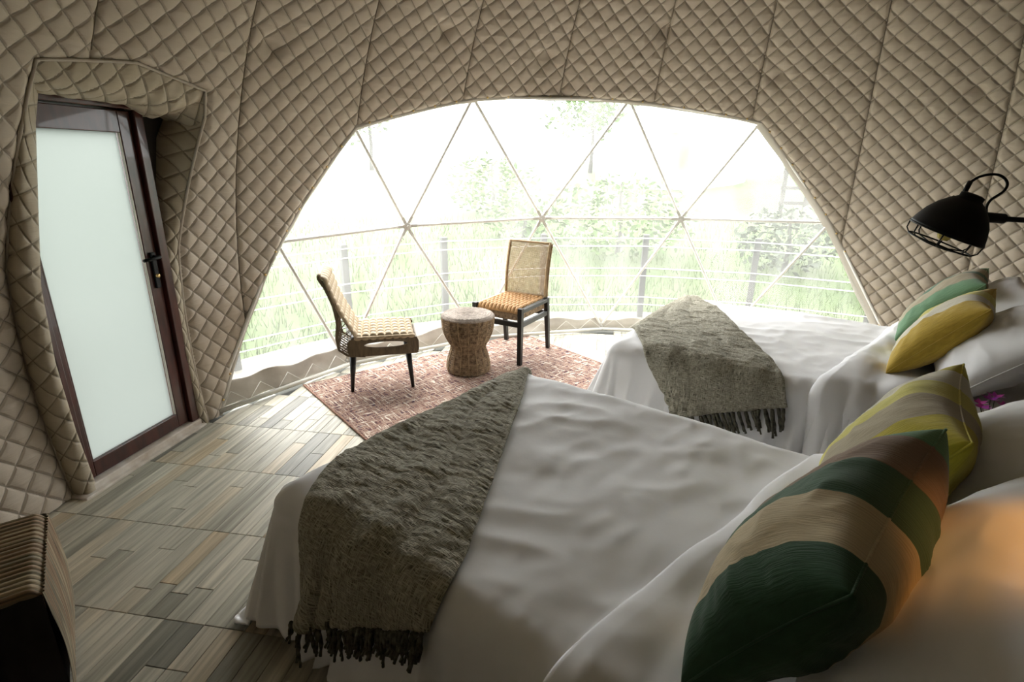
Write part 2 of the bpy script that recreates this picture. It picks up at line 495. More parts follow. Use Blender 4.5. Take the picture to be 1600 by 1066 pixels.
S2 = np.array([math.radians(1) * R0 * .93, math.radians(1) * R0])
def sdist(poly, A, E):
    """signed distance (metres, + inside) and nearest point in scaled az/el space"""
    Pq = np.array(poly) * S2
    X = A * S2[0]; Y = E * S2[1]
    best = np.full(X.shape, 1e9); nx = X.copy(); ny = Y.copy()
    inside = np.zeros(X.shape, bool)
    n = len(Pq)
    for i in range(n):
        a = Pq[i]; b = Pq[(i + 1) % n]
        ab = b - a; L2 = ab @ ab
        t = np.clip(((X - a[0]) * ab[0] + (Y - a[1]) * ab[1]) / max(L2, 1e-12), 0, 1)
        px = a[0] + t * ab[0]; py = a[1] + t * ab[1]
        d = np.hypot(X - px, Y - py)
        mk = d < best
        best = np.where(mk, d, best); nx = np.where(mk, px, nx); ny = np.where(mk, py, ny)
        c = ((a[1] > Y) != (b[1] > Y))
        with np.errstate(divide='ignore', invalid='ignore'):
            xi = (b[0] - a[0]) * (Y - a[1]) / (b[1] - a[1] + 1e-15) + a[0]
        inside ^= (c & (X < xi))
    return np.where(inside, best, -best), nx / S2[0], ny / S2[1]

# ------------------------------------------------------------------ floor
TH = math.radians(81.0)
FU = np.array([math.cos(TH), math.sin(TH)]); FWd = np.array([math.sin(TH), -math.cos(TH)])
floor = empty('floor', (0, 0, 0), kind='structure')
mb = MB(); n = 64
ring = [(CX + 3.45 * math.cos(2 * PI * k / n), CY + 3.45 * math.sin(2 * PI * k / n)) for k in range(n)]
vs = [(x, y, -.012) for x, y in ring] + [(x, y, -.12) for x, y in ring]
mb.add(vs, [tuple(range(n)), tuple(range(2 * n - 1, n - 1, -1))] + [(k, n + k, n + (k + 1) % n, (k + 1) % n) for k in range(n)])
mb.build('subfloor', M['grout'], floor, smooth=False)

TILE = .477
J0, W0 = 1.345, -1.7205         # a joint line and a strip line read off the floor
rs = random.Random(5)
planks = []
for i in range(-12, 14):
    u0 = J0 + i * TILE
    for j in range(-60, 70):
        w0 = W0 + j * TILE / 6
        cuts = [0, 1] if rs.random() < .35 else [0, rs.choice([.25, .33, .5, .62, .7]), 1]
        for a, b in zip(cuts[:-1], cuts[1:]):
            g = .0012
            ua, ub = u0 + a * TILE + g, u0 + b * TILE - g
            wa, wb = w0 + g * .6, w0 + TILE / 6 - g * .6
            um, wm = (ua + ub) / 2, (wa + wb) / 2
            c = FU * um + FWd * wm
            if math.hypot(c[0] - CX, c[1] - CY) > 3.35: continue
            planks.append((c, ua, ub, wa, wb))
def plank_geo(mb, ua, ub, wa, wb):
    bv = .0014
    def pt(uu, ww, z): q = FU * uu + FWd * ww; return (q[0], q[1], z)
    lo = [pt(ua, wa, -.010), pt(ub, wa, -.010), pt(ub, wb, -.010), pt(ua, wb, -.010)]
    md = [pt(ua, wa, -.0015), pt(ub, wa, -.0015), pt(ub, wb, -.0015), pt(ua, wb, -.0015)]
    tp = [pt(ua + bv, wa + bv, 0), pt(ub - bv, wa + bv, 0), pt(ub - bv, wb - bv, 0), pt(ua + bv, wb - bv, 0)]
    fs = [(8, 9, 10, 11)][:1]
    fs = [(8, 11, 10, 9)]
    for k in range(4):
        q = (k + 1) % 4
        fs += [(k, 4 + k, 4 + q, q), (4 + k, 8 + k, 8 + q, 4 + q)]
    mb.add(lo + md + tp, fs)
def tone():
    t = rs.choice([.08, .22, .35, .45, .55, .65, .7, .5, .86, .62, .95, .4])
    return (min(1, max(0, t + rs.uniform(-.06, .06))), rs.uniform(0, 9), rs.uniform(0, 9))
def set_tone(o, tones, per):
    at = o.data.attributes.new('tone', 'FLOAT_VECTOR', 'POINT')
    at.data.foreach_set('vector', np.repeat(np.array(tones, np.float32), per, axis=0).ravel())
def visible(c):
    x, y = c
    if y < 1.15 or y > 5.3: return False
    if x > -.35 + .0 and not (y > 3.2): return False
    if x > 0.75: return False
    return x > -2.15
vis = sorted([p for p in planks if visible(p[0])], key=lambda p: np.hypot(*p[0]))
near = vis[:300]; ids = set(id(p) for p in near)
for p in near:
    mb = MB(); plank_geo(mb, *p[1:])
    o = mb.build('plank', M['plank'], floor, smooth=False)
    set_tone(o, [tone()], 12)
mb = MB(); tn = []
for p in planks:
    if id(p) in ids: continue
    plank_geo(mb, *p[1:]); tn.append(tone())
o = mb.build('plank_field', M['plank'], floor, smooth=False)
set_tone(o, tn, 12); o['kind'] = 'stuff'

# ------------------------------------------------------------------ quilted dome liner
liner = empty('wall_dome', (CX, CY, 0), kind='structure')
liner_off = np.array([CX, CY, 0])
tufts = [(-.30, 3.93, 2.23), (1.12, 4.33, 2.34), (.34, 4.25, 2.13), (-1.38, 3.45, 2.21), (3.0, 3.9, 1.95), (2.0, 4.5, 2.15)]
tufts = [onsph(t) for t in tufts]
def liner_panel(a0, a1, e0, e1, na, ne, seed, cut, name='liner_panel'):
    az = np.linspace(a0, a1, na); el = np.linspace(e0, e1, ne)
    A, E = np.meshgrid(az, el)
    keep = np.ones((ne - 1, na - 1), bool)
    edge = np.full(A.shape, 1.0)
    if cut:
        h = max((a1 - a0) * S2[0] / (na - 1), (e1 - e0) * S2[1] / (ne - 1))
        for poly in (win2, door2):
            s, nx, ny = sdist(poly, A, E)
            sn = np.abs(s) < h * .72
            lim = sn & (A > a0 + .01) & (A < a1 - .01)
            A = np.where(lim, nx, A); E = np.where(sn, ny, E)
            sc = np.where(sn, 0, s)
            m4 = (sc[:-1, :-1] + sc[1:, :-1] + sc[:-1, 1:] + sc[1:, 1:]) / 4
            keep &= ~(m4 > 1e-6)
            edge = np.minimum(edge, np.clip((-sc) / .035, 0, 1))
    if not keep.any(): return
    am = (a0 + a1) / 2
    p = np.radians(A - am) * R0 * np.cos(np.radians(E)) * 1.0 + .013 * seed
    q = np.radians(E) * R0 + .037 * seed
    q = q + .012 * noise2(p * 3 + seed, q * 3, 3)
    Q = quilt(p, q)
    fr = (A - a0) / (a1 - a0)
    seamd = np.minimum(fr, 1 - fr) * (a1 - a0) * S2[0]
    sd = np.clip(seamd / .022, 0, 1) ** .5
    wr = noise2(p * 9 + seed * 3, q * 60, 5) * .0016 + noise2(p * 4, q * 26 + seed, 6) * .0022
    d = .017 * Q * sd * (.35 + .65 * edge) + wr * sd + .018 * np.sin(PI * np.clip(fr, 0, 1)) * edge
    d = d + .006 * sd - .004
    P = sp(A, E, R0 - d)
    for t in tufts:
        dd = np.linalg.norm(P - t, axis=-1)
        rad = (P - np.array([CX, CY, CZ])); rad /= np.linalg.norm(rad, axis=-1, keepdims=True)
        P = P + rad * (.035 * np.exp(-(dd / .055) ** 2) + .012 * np.exp(-(dd / .16) ** 2))[..., None]
    gridmesh(name, (P - liner_off)[:, ::-1], M['liner'], liner, keep=keep[:, ::-1], uv=quv(p, q)[:, ::-1])
for g in range(24):
    a0 = 30 + 15 * g
    vis_g = a0 < 210
    cut = 40 <= a0 <= 180
    if vis_g:
        liner_panel(a0, a0 + 15, EL0, 56, 84, 360, g, cut)
    else:
        liner_panel(a0, a0 + 15, EL0, 56, 16, 60, g, False)
mb = MB()
cA, cE = np.meshgrid(np.linspace(0, 360, 73), np.linspace(56, 90, 12))
P = sp(cA, cE, R0 + .001)
gridmesh('liner_crown', (P - liner_off)[:, ::-1], M['liner'], liner, uv=quv(np.radians(cA) * 1.2, np.radians(cE) * R0)[:, ::-1])
# outer weatherproof skin over the same opening, so that no light comes through the liner
def skin(a0, a1, cut):
    az = np.linspace(a0, a1, 40); el = np.linspace(EL0, 88, 160)
    A, E = np.meshgrid(az, el); keep = np.ones((159, 39), bool)
    if cut:
        for poly in (win2, door2):
            s, nx, ny = sdist(poly, A, E)
            sn = np.abs(s) < .022
            E = np.where(sn, ny, E); A = np.where(sn, nx, A)
            sc = np.where(sn, 0, s)
            keep &= ~((sc[:-1, :-1] + sc[1:, :-1] + sc[:-1, 1:] + sc[1:, 1:]) / 4 > 1e-6)
    P = sp(A, E, R0 + .05)
    gridmesh('outer_skin', P - liner_off, M['tent'], liner, keep=keep)
for g in range(8): skin(30 + 45 * g, 75 + 45 * g, g < 4)

# seams between panels
for g in range(0, 13):
    a = 30 + 15 * g
    pts = []
    for e in np.linspace(EL0, 56, 90):
        s1 = sdist(win2, np.array([a + 0.]), np.array([e]))[0][0]
        s2 = sdist(door2, np.array([a + 0.]), np.array([e]))[0][0]
        if s1 > -.01 or s2 > -.01:
            if len(pts) > 2: break
            pts = []; continue
        pts.append(sp(a + .12, e, R0 - .001) - liner_off)
    # keep the run that ends at the crown
    run = []
    for e in np.linspace(56, EL0, 120):
        s1 = sdist(win2, np.array([a + 0.]), np.array([e]))[0][0]
        s2 = sdist(door2, np.array([a + 0.]), np.array([e]))[0][0]
        if s1 > -.01 or s2 > -.01: break
        run.append(sp(a, e, R0 - .0035) - liner_off)
    if len(run) > 4: MB().tube(run, .0022, 5).build('seam', M['seam'], liner)

# ------------------------------------------------------------------ window
win = empty('window_1', (CX, CY, 0), kind='structure')
wo = np.array([CX, CY, 0])
def strut(a, b, r=.0125, name='strut', rr=3.455):
    a = onsph(a, rr); b = onsph(b, rr)
    if a[2] < .06: a[2] = .05
    if b[2] < .06: b[2] = .05
    v = (b - a) / np.linalg.norm(b - a)
    L = np.linalg.norm(b - a)
    def rf(t):
        e = min(t, 1 - t) * L
        return r * (.62 if e < .035 else (.62 + .38 * min(1, (e - .035) / .05)))
    pts = [a + v * (L * t) - wo for t in (0, .03, .05, .08, .5, .92, .95, .97, 1)]
    MB().tube(pts, r, 8, rf=rf).build(name, M['strut'], win)
pairs = [(T[0], Rg[1]), (T[1], Rg[1]), (T[1], Rg[2]), (T[2], Rg[2]), (T[2], Rg[3]), (T[3], Rg[3]),
         (Rg[0], Rg[1]), (Rg[1], Rg[2]), (Rg[2], Rg[3]), (Rg[3], Rg[4]),
         (Rg[0], B[1]), (Rg[1], B[1]), (Rg[1], B[2]), (Rg[2], B[2]), (Rg[2], B[3]), (Rg[3], B[3]), (Rg[3], B[4]), (Rg[4], B[4]),
         (T[0], T[1]), (T[1], T[2]), (T[2], T[3]), (B[0], Rg[0]), (Rg[0], T[0]), (T[3], Rg[4]), (Rg[4], B[5])]
for a, b in pairs: strut(a, b)
# hubs with bolt and flattened strut ends
def hub(p, size=.034):
    c = onsph(p, 3.44); nrm = (np.array([CX, CY, CZ]) - c); nrm /= np.linalg.norm(nrm)
    z = Vector(nrm); x = z.cross(Vector((0, 0, 1))).normalized(); y = z.cross(x)
    Mx = Matrix((x, y, z)).transposed()
    mb = MB()
    mb.lathe([(0, -.012), (size, -.012), (size, .004), (size * .8, .009), (0, .011)], 12, c - wo, Mx)
    mb.lathe([(.011, .009), (.011, .02), (0, .021)], 6, c - wo, Mx)
    return mb.build('hub', M['hub'], win, smooth=False)
for p in Rg[1:4] + T + [Rg[0], Rg[4]]: hub(p)
for p in B[1:5]:
    q = onsph(p); q = np.array([q[0], q[1], .06]); hub(q, .028)
# strut end plates (flattened, radiating from each hub)
def plates(p, others):
    c = onsph(p, 3.447)
    for q in others:
        d = onsph(q, 3.447) - c; d /= np.linalg.norm(d)
        n_ = (np.array([CX, CY, CZ]) - c); n_ /= np.linalg.norm(n_)
        s = np.cross(d, n_)
        Mx = Matrix((Vector(d), Vector(s), Vector(n_))).transposed()
        MB().box(c + d * .05 - wo, (.075, .024, .008), M=Mx).build('end_plate', M['hub'], win, smooth=False)
plates(Rg[1], [T[0], T[1], Rg[0], Rg[2], B[1], B[2]])
plates(Rg[2], [T[1], T[2], Rg[1], Rg[3], B[2], B[3]])
plates(Rg[3], [T[2], T[3], Rg[2], Rg[4], B[3], B[4]])
# clear film panes
tri = [(T[0], Rg[0], Rg[1]), (T[0], Rg[1], T[1]), (T[1], Rg[1], Rg[2]), (T[1], Rg[2], T[2]), (T[2], Rg[2], Rg[3]),
       (T[2], Rg[3], T[3]), (T[3], Rg[3], Rg[4]),
       (Rg[0], B[0], B[1]), (Rg[0], B[1], Rg[1]), (Rg[1], B[1], B[2]), (Rg[1], B[2], Rg[2]), (Rg[2], B[2], B[3]),
       (Rg[2], B[3], Rg[3]), (Rg[3], B[3], B[4]), (Rg[3], B[4], Rg[4]), (Rg[4], B[4], B[5])]
rk = .0
for ti, (a, b, c3) in enumerate(tri):
    a, b, c3 = [onsph(q, 3.478) for q in (a, b, c3)]
    N_ = 14; vs = []; fs = []; ind = {}
    nn = np.cross(b - a, c3 - a); nn /= np.linalg.norm(nn)
    for i in range(N_ + 1):
        for j in range(N_ + 1 - i):
            s, t = i / N_, j / N_; r_ = 1 - s - t
            p = a * r_ + b * s + c3 * t
            k = 27 * s * t * r_
            p = p + nn * (.006 * k * float(noise2(s * 5 + ti, t * 5, 8)))
            ind[(i, j)] = len(vs); vs.append(p - wo)
    for i in range(N_):
        for j in range(N_ - i):
            fs.append((ind[(i, j)], ind[(i + 1, j)], ind[(i, j + 1)]))
            if j < N_ - i - 1: fs.append((ind[(i + 1, j)], ind[(i + 1, j + 1)], ind[(i, j + 1)]))
    MB().add(vs, fs).build('pane', M['film'], win)
# canvas hem along the arch, with brass snaps
for k, (a, b) in enumerate(zip(arch[:-1], arch[1:])):
    n_ = 26; P = np.zeros((n_, 5, 3))
    mid = sp(100, 8)
    for i, t in enumerate(np.linspace(-.004, 1.004, n_)):
        p = onsph(a + (b - a) * t)
        e = (b - a) / np.linalg.norm(b - a); rad = (p - np.array([CX, CY, CZ])); rad /= np.linalg.norm(rad)
        s = np.cross(e, rad); s *= 1 if s @ (mid - p) > 0 else -1
        wv = .032 + .007 * float(noise2(t * 6 + k * 3, 0, 9))
        if k in (5, 6): wv += .022
        for j, (d, h) in enumerate([(-.018, -.004), (-.006, -.016), (.008, -.012), (wv * .7, 0), (wv, .02)]):
            P[i, j] = p + s * d + rad * h - wo
    gridmesh('arch_hem', P, M['hem'], win)
    L = np.linalg.norm(b - a)
    for t in np.arange(.10, L - .04, .175) / L:
        p = onsph(a + (b - a) * t, R0 - .016)
        e = (b - a) / np.linalg.norm(b - a); rad = (p - np.array([CX, CY, CZ])); rad /= np.linalg.norm(rad)
        s = np.cross(e, rad); s *= 1 if s @ (mid - p) > 0 else -1
        p = p - s * .012
        z = Vector(-rad); x = z.cross(Vector((0, 0, 1))).normalized(); y = z.cross(x)
        MB().lathe([(.008, 0), (.008, .004), (.005, .008), (0, .009)], 8, p - wo, Matrix((x, y, z)).transposed()).build('snap_button', M['brass'], win)
# canvas sill, rope and base pipe along the floor, one facet per base strut
for k in range(5):
    a, b = B[k].copy(), B[k + 1].copy()
    a[2] = b[2] = 0
    ca = np.array([CX, CY, 0])
    n_ = 44; m_ = 12
    P = np.zeros((n_, m_, 3)); top = []
    for i, t in enumerate(np.linspace(0, 1, n_)):
        p = a + (b - a) * t; out = (p - ca); out /= np.linalg.norm(out)
        hgt = .175 - .02 * k + .012 * math.sin(t * 19 + k) + .012 * math.sin(t * 7 + 2 * k)
        for j in range(m_):
            s = j / (m_ - 1)
            q = p + out * (.02 + .035 * s + .010 * float(noise2(t * 9 + 5 * k, s * 2.2, 12)))
            q[2] = .035 + (hgt - .035) * s
            P[i, j] = q - wo
    gridmesh('canvas_sill', P, M['canvas'], win, solid=.003)
    # lacing rope, zigzag
    pts = []
    nz = 5
    for i in range(nz * 2 + 1):
        t = i / (nz * 2); p = a + (b - a) * t; out = (p - ca); out /= np.linalg.norm(out)
        q = p + out * (-.004 + (.02 if i % 2 else 0)); q[2] = .03 if i % 2 == 0 else .125
        pts.append(q - wo)
    MB().tube(pts, .003, 5).build('lacing_rope', M['pipe'], win)
    av = a + (ca - a) / np.linalg.norm(ca - a) * .004; bv = b + (ca - b) / np.linalg.norm(ca - b) * .004
    av[2] = bv[2] = .026
    MB().tube([av - wo, bv - wo], .017, 10).build('base_pipe', M['pipe'], win)

# ------------------------------------------------------------------ door
D0 = np.array([-2.12, 2.31, 0.]); dd = np.array([.181, .983, 0.]); dd /= np.linalg.norm(dd)
dn = np.array([dd[1], -dd[0], 0.])           # towards the room
door = empty('door_1', D0, math.atan2(dd[1], dd[0]), kind='structure')
# local frame: x along the door, y away from the room is +y (left of x), room side is -y
def dbox(name, x0, x1, z0, z1, y0, y1, mt, bevel=.004):
    return MB().box(((x0 + x1) / 2, (y0 + y1) / 2, (z0 + z1) / 2), (x1 - x0, y1 - y0, z1 - z0)).build(name, mt, door, smooth=False, bevel=bevel)
dbox('frame_jamb', .03, .058, .0, 1.9, -.02, .08, M['mahogany'])
dbox('frame_jamb', .735, .79, .0, 1.9, -.02, .08, M['mahogany'])
dbox('frame_head', .058, .735, 1.83, 1.9, -.02, .08, M['mahogany'])
dbox('recess_shade', .79, 1.08, .9, 1.98, .05, .09, M['bedbase'])  # dark board painting the shade in the recess beside the frame
dbox('leaf_stile', .06, .098, .05, 1.82, .005, .05, M['mahogany'])
dbox('leaf_stile', .655, .73, .05, 1.82, .005, .05, M['mahogany'])
dbox('leaf_rail', .098, .655, .05, .135, .005, .05, M['mahogany'])
dbox('leaf_rail', .098, .655, 1.715, 1.82, .005, .05, M['mahogany'])
dbox('glazing_bead', .098, .106, .135, 1.715, .008, .02, M['mahogany'], .002)
dbox('glazing_bead', .647, .655, .135, 1.715, .008, .02, M['pipe'], .002)
dbox('pane', .106, .647, .135, 1.715, .024, .030, M['frost'], 0)
dbox('door_stop', .035, .07, .03, 1.88, .052, .075, M['mahogany'], 0)
dbox('door_stop', .72, .745, .03, 1.88, .052, .075, M['mahogany'], 0)
dbox('door_stop', .02, .745, 1.80, 1.88, .052, .075, M['mahogany'], 0)
dbox('door_stop', .02, .745, .02, .07, .052, .075, M['mahogany'], 0)
dbox('threshold', .02, .79, .0, .045, -.035, .04, M['threshold'], .006)
dbox('door_sill', -.03, .80, -.02, .012, -.06, .08, M['threshold'], .004)
hp = empty('door_handle', (.695, 0, 1.03)); hp.parent = door
MB().box((0, -.004, -.03), (.03, .012, .2)).build('back_plate', M['black'], hp, smooth=False, bevel=.004)
MB().tube([(0, -.008, .045), (0, -.05, .045), (-.01, -.056, .045), (-.115, -.056, .043)], .009, 10).build('lever', M['black'], hp)
MB().lathe([(.011, 0), (.011, .012), (.004, .014), (0, .014)], 12, (0, -.008, -.06), Matrix.Rotation(PI / 2, 3, 'X')).build('lock_cylinder', M['brass'], hp)

# quilted reveals round the door
def resample(poly, n):
    poly = [np.array(p, float) for p in poly]
    d = [0]
    for a, b in zip(poly[:-1], poly[1:]): d.append(d[-1] + np.linalg.norm(b - a))
    d = np.array(d); t = np.linspace(0, d[-1], n); P = np.array(poly)
    return np.stack([np.interp(t, d, P[:, i]) for i in range(3)], -1), d[-1]
def reveal(name, A, Bp, bulge=.02, seed=0, mt='liner_dark', cell=.085, flip=False):
    n_ = 180
    a, La = resample(A, n_); b, Lb = resample(Bp, n_)
    wd = np.linalg.norm(a - b, axis=1).mean()
    m_ = max(18, int(wd / .011))
    t = np.linspace(0, 1, m_)[None, :, None]
    P = a[:, None] * (1 - t) + b[:, None] * t
    du = np.gradient(P, axis=0); dv = np.gradient(P, axis=1)
    N_ = np.cross(du, dv); N_ /= np.linalg.norm(N_, axis=-1, keepdims=True) + 1e-9
    N_ = N_.mean(axis=(0, 1)); N_ /= np.linalg.norm(N_)
    rc = np.array([.3, 2.2, 1.2]) - P.mean(axis=(0, 1))
    if N_ @ rc < 0: N_ = -N_
    if flip: N_ = -N_
    u = np.linspace(0, (La + Lb) / 2, n_)[:, None] + 0 * t[..., 0]
    v = t[..., 0] * wd + 0 * u
    Q = quilt(u + seed * .03, v + .02, cell)
    ed = np.clip(np.minimum(t[..., 0], 1 - t[..., 0]) * wd / .02, 0, 1) ** .5
    disp = (.014 * Q + .004 * noise2(u * 26, v * 9, seed + 20) + .006 * noise2(u * 6, v * 6, seed + 21)) * ed + bulge * np.sin(PI * t[..., 0])
    P = P + N_ * disp[..., None]
    UVq = quv(u + seed * .03, v + .02, cell)
    o0 = np.stack([onsph(q, R0 + .045) for q in a])[:, None]
    o1 = (b - dn * .06)[:, None]
    P = np.concatenate([o0, P, o1], axis=1)
    UVq = np.concatenate([UVq[:, :1] - .4, UVq, UVq[:, -1:] + .4], axis=1)
    return gridmesh(name, P - liner_off, M[mt], liner, uv=UVq)
def dp(s, z, off=-.03):
    return D0 + dd * s + dn * (-off) + np.array([0, 0, z])
left_in = [dp(.06, -.0), dp(.03, .35), dp(.02, .7), dp(.045, 1.05), dp(.115, 1.36), dp(.20, 1.73), dp(.245, 1.86)]
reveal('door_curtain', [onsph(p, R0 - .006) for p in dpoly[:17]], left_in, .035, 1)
top_in = [dp(.14, 1.90), dp(.22, 1.86), dp(.45, 1.85), dp(.68, 1.85), dp(.80, 1.80), dp(.90, 1.84), dp(1.02, 1.78)]
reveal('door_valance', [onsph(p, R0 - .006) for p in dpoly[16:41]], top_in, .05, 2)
right_in = [dp(1.03, 1.84, .03), dp(.93, 1.7, .03), dp(.84, 1.35, .02), dp(.79, 1.05, 0), dp(.78, .5, -.02), dp(.79, 0, -.02)]
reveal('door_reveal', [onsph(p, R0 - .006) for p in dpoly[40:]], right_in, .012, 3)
# plain outer lining of the doorway, closes it to daylight
def plain(name, A, Bp):
    a, _ = resample(A, 40); b, _ = resample(Bp, 40); t = np.linspace(0, 1, 4)[None, :, None]
    gridmesh(name, a[:, None] * (1 - t) + b[:, None] * t - liner_off, M['bedbase'], liner)
plain('doorway_backing', [onsph(p, R0 + .05) for p in dpoly[:17]], [dp(.0, -.02, .06), dp(0, .9, .06), dp(0, 1.9, .06)])
plain('doorway_backing', [onsph(p, R0 + .05) for p in dpoly[16:33]], [dp(0, 1.9, .06), dp(.4, 1.9, .06), dp(1.08, 1.98, .06)])
plain('doorway_backing', [onsph(p, R0 + .05) for p in dpoly[32:]], [dp(1.08, 1.98, .06), dp(1.08, .95, .06), dp(.79, .9, .06), dp(.79, 0, .06)])
for k, pl in enumerate((dpoly,)):
    pts = [onsph(p, R0 - .014) - liner_off for p in pl]
    MB().tube(pts, .0075, 6).build('door_piping', M['piping'], liner)

# ------------------------------------------------------------------ partition behind the bed heads (outside the frame)
part = empty('wall_head', (0, 0, 0), kind='structure')
pp = [(-.62, -1.25), (.42, -.30), (1.93, 1.44), (3.50, 3.22)]
for a, b in zip(pp[:-1], pp[1:]):
    a = Vector((*a, 0)); b = Vector((*b, 0)); d = (b - a)
    MB().box(((a + b) / 2 + Vector((0, 0, 1.15)) + Vector((d.y, -d.x, 0)).normalized() * .03), (d.length, .05, 2.3), rz=math.atan2(d.y, d.x)).build('wall_panel', M['panel'], part, smooth=False)

# ------------------------------------------------------------------ beds
class Bed:
    def __init__(s, N, ang, L, W, H, r=.10, drops=(.6, .52, .6), seed=0, fold=.02, flare=.30):
        s.N = N; s.ang = math.radians(ang); s.L = L; s.W = W; s.H = H; s.r = r
        s.drops = drops; s.seed = seed; s.fold = fold; s.flare = flare
    def F(s, x, y, off=0.0, wr=1.0):
        """cloth coordinates (x from foot, y from near side) -> local 3-D"""
        r = s.r
        x = np.asarray(x, float); y = np.asarray(y, float)
        xi = np.maximum(x, r); yi = np.clip(y, r, s.W - r)
        dx = x - xi; dy = y - yi
        hy = np.hypot(dx, dy)
        ux = dx / np.maximum(hy, 1e-9); uy = dy / np.maximum(hy, 1e-9)
        mxd = np.maximum(np.abs(dx), np.abs(dy))
        d = mxd + .16 * (hy - mxd) * (hy > 0)
        a = np.minimum(d / r, PI / 2)
        over = np.maximum(0, d - r * PI / 2)
        fl = s.flare * (np.abs(ux) ** 2 * 1.0 + np.abs(uy) ** 2 * .35)
        ph = yi * (1 - np.abs(uy)) + xi * np.abs(uy) * 1.0 + np.arctan2(uy, ux) * .35
        per = ph + .07 * noise2(ph * 5, over * 1.5, s.seed + 30)
        rip = np.sin(2 * PI * per / .15) * (.6 + .5 * noise2(per * 2, 0, s.seed + 31)) \
            + .5 * np.sin(2 * PI * per / .067 + 2) * np.clip(noise2(per * 4, 1, s.seed + 32) + .3, 0, 1)
        corner = np.clip(np.minimum(np.abs(ux), np.abs(uy)) * 2, 0, 1)
        hor = r * np.sin(a) + over * fl + rip * s.fold * (1 + .5 * corner) * np.clip(over / .22, 0, 1.3) * wr + corner * over * .10
        z = s.H - r * (1 - np.cos(a)) - over * np.sqrt(np.maximum(.2, 1 - fl ** 2))
        # cloth that reaches the floor spreads outwards
        fz = .014
        ex = np.maximum(0, fz - z)
        z = np.maximum(z, fz) + np.where(ex > 0, .012 * np.abs(np.sin(ex * 40 + per * 30)), 0)
        hor = hor + ex * .55
        X = xi + ux * (hor + off * np.sin(a)); Y = yi + uy * (hor + off * np.sin(a)); Z = z + off * np.cos(a)
        # relief of the top
        tp = np.cos(a) * wr
        g = noise2(x * 2.2 + s.seed, y * 2.2, 40) * .010 - np.abs(noise2(x * 22 + y * 6, y * 9 - x * 5 + s.seed, 44)) * .0028
        c1 = -np.abs(noise2(x * 3.2 + y * 1.2, y * 7 - x * 3.0 + s.seed, 41)) * .010
        c2 = np.abs(noise2(x * 9 - y * 4, y * 5 + x * 11 + s.seed, 42)) * -.005
        Z = Z + (g + c1 + c2) * tp
        side = np.sin(a) * wr
        X = X + ux * noise2(per * 14, over * 3, s.seed + 43) * .006 * side
        Y = Y + uy * noise2(per * 14, over * 3, s.seed + 43) * .006 * side
        return np.stack([X, Y, Z], -1)
    def root(s, name, **k):
        return empty(name, (s.N[0], s.N[1], 0), s.ang, **k)

def make_bed(b, lab, lab_d, grp):
    t = b.root('bed', label=lab, cat='bed', group='two beds')
    L, W, H = b.L, b.W, b.H
    MB().box((L / 2 + .03, W / 2, (.26 + H - .035) / 2), (L - .08, W - .08, H - .035 - .26)).build('mattress', M['mattress'], t, smooth=False, bevel=.04)
    MB().box((L / 2 + .03, W / 2, .17), (L - .14, W - .14, .17)).build('bed_base', M['bedbase'], t, smooth=False, bevel=.005)
    for x in (.2, L - .12):
        for y in (.18, W - .18):
            MB().taper((x, y, .09), (x, y, 0), .03, .022, 8).build('leg', M['bedbase'], t)
    d = b.root('duvet', label=lab_d, cat='duvet', group='bedspreads on the two beds')
    xs = np.arange(-b.drops[0], L + .001, .0145); ys = np.arange(-b.drops[1], W + b.drops[2], .0145)
    X, Y = np.meshgrid(xs, ys)
    gridmesh('duvet_cover', b.F(X, Y), M['sheet'], d, solid=.006)
    return t, d
# make a mattress part correctly seated: centre height helper
bed1 = Bed((-.8124, 1.5168), -38.0, 2.0, 1.40, .615, drops=(.585, .47, .60), seed=1, fold=.040, flare=.32)
bed2 = Bed((.5215, 3.0065), -34.0, 2.0, 1.50, .615, drops=(.60, .60, .60), seed=5, fold=.024, flare=.22)
def fix_mattress(t, b):
    for c in t.children:
        if c.name.startswith('mattress'):
            for v in c.data.vertices:
                v.co.z += .26 + (b.H - .295) / 2 - (.26 + b.H - .035) / 2
t1, d1 = make_bed(bed1, 'nearer bed, between the camera and the second bed', 'white cotton bedspread on the nearer bed', None)
t2, d2 = make_bed(bed2, 'farther bed, standing beside the clear window', 'white cotton bedspread on the farther bed', None)
fix_mattress(t1, bed1); fix_mattress(t2, bed2)

# turned-down top layer
def turned(b, d, f0, f1, y0, y1, hump, seed, name='turned_down_edge'):
    n_, m_ = 150, 110
    yy = np.linspace(y0, y1, m_)
    fr = (np.clip(yy, 0, b.W)) / b.W
    x0 = f0 + (f1 - f0) * fr + .015 * noise2(yy * 4, 0, seed)
    s = np.linspace(0, 1, n_)[:, None]
    X = x0[None] + (b.L - .02 - x0[None]) * s
    Y = yy[None] + 0 * X
    P = b.F(X, Y, 0)
    dist = X - x0[None]
    prof = np.clip(dist / .05, 0, 1) ** .5 * (.55 + .45 * np.exp(-((dist - .07) / .10) ** 2))
    prof = prof + .35 * np.exp(-((dist - .30) / .05) ** 2) * np.clip(noise2(yy * 3, 4, seed + 2) + .6, 0, 1)[None]
    h = (hump * (.7 + .3 * noise2(yy * 3, 1, seed + 1)[None])) * prof + .006
    h = h + .006 * noise2(X * 14, Y * 5, seed + 3) * np.clip(dist / .06, 0, 1)
    # outward normal numerically
    du = np.gradient(P, axis=0); dv = np.gradient(P, axis=1)
    N_ = np.cross(du, dv); N_ /= np.linalg.norm(N_, axis=-1, keepdims=True) + 1e-9
    N_ = np.where(N_[..., 2:3] < -.2, -N_, N_)
    P2 = P + N_ * h[..., None]
    P2[0] = P[0] + N_[0] * .001
    gridmesh(name, P2, M['sheet'], d, solid=.004)
turned(bed1, d1, 1.10, 1.38, -.42, bed1.W + .45, .020, 50)
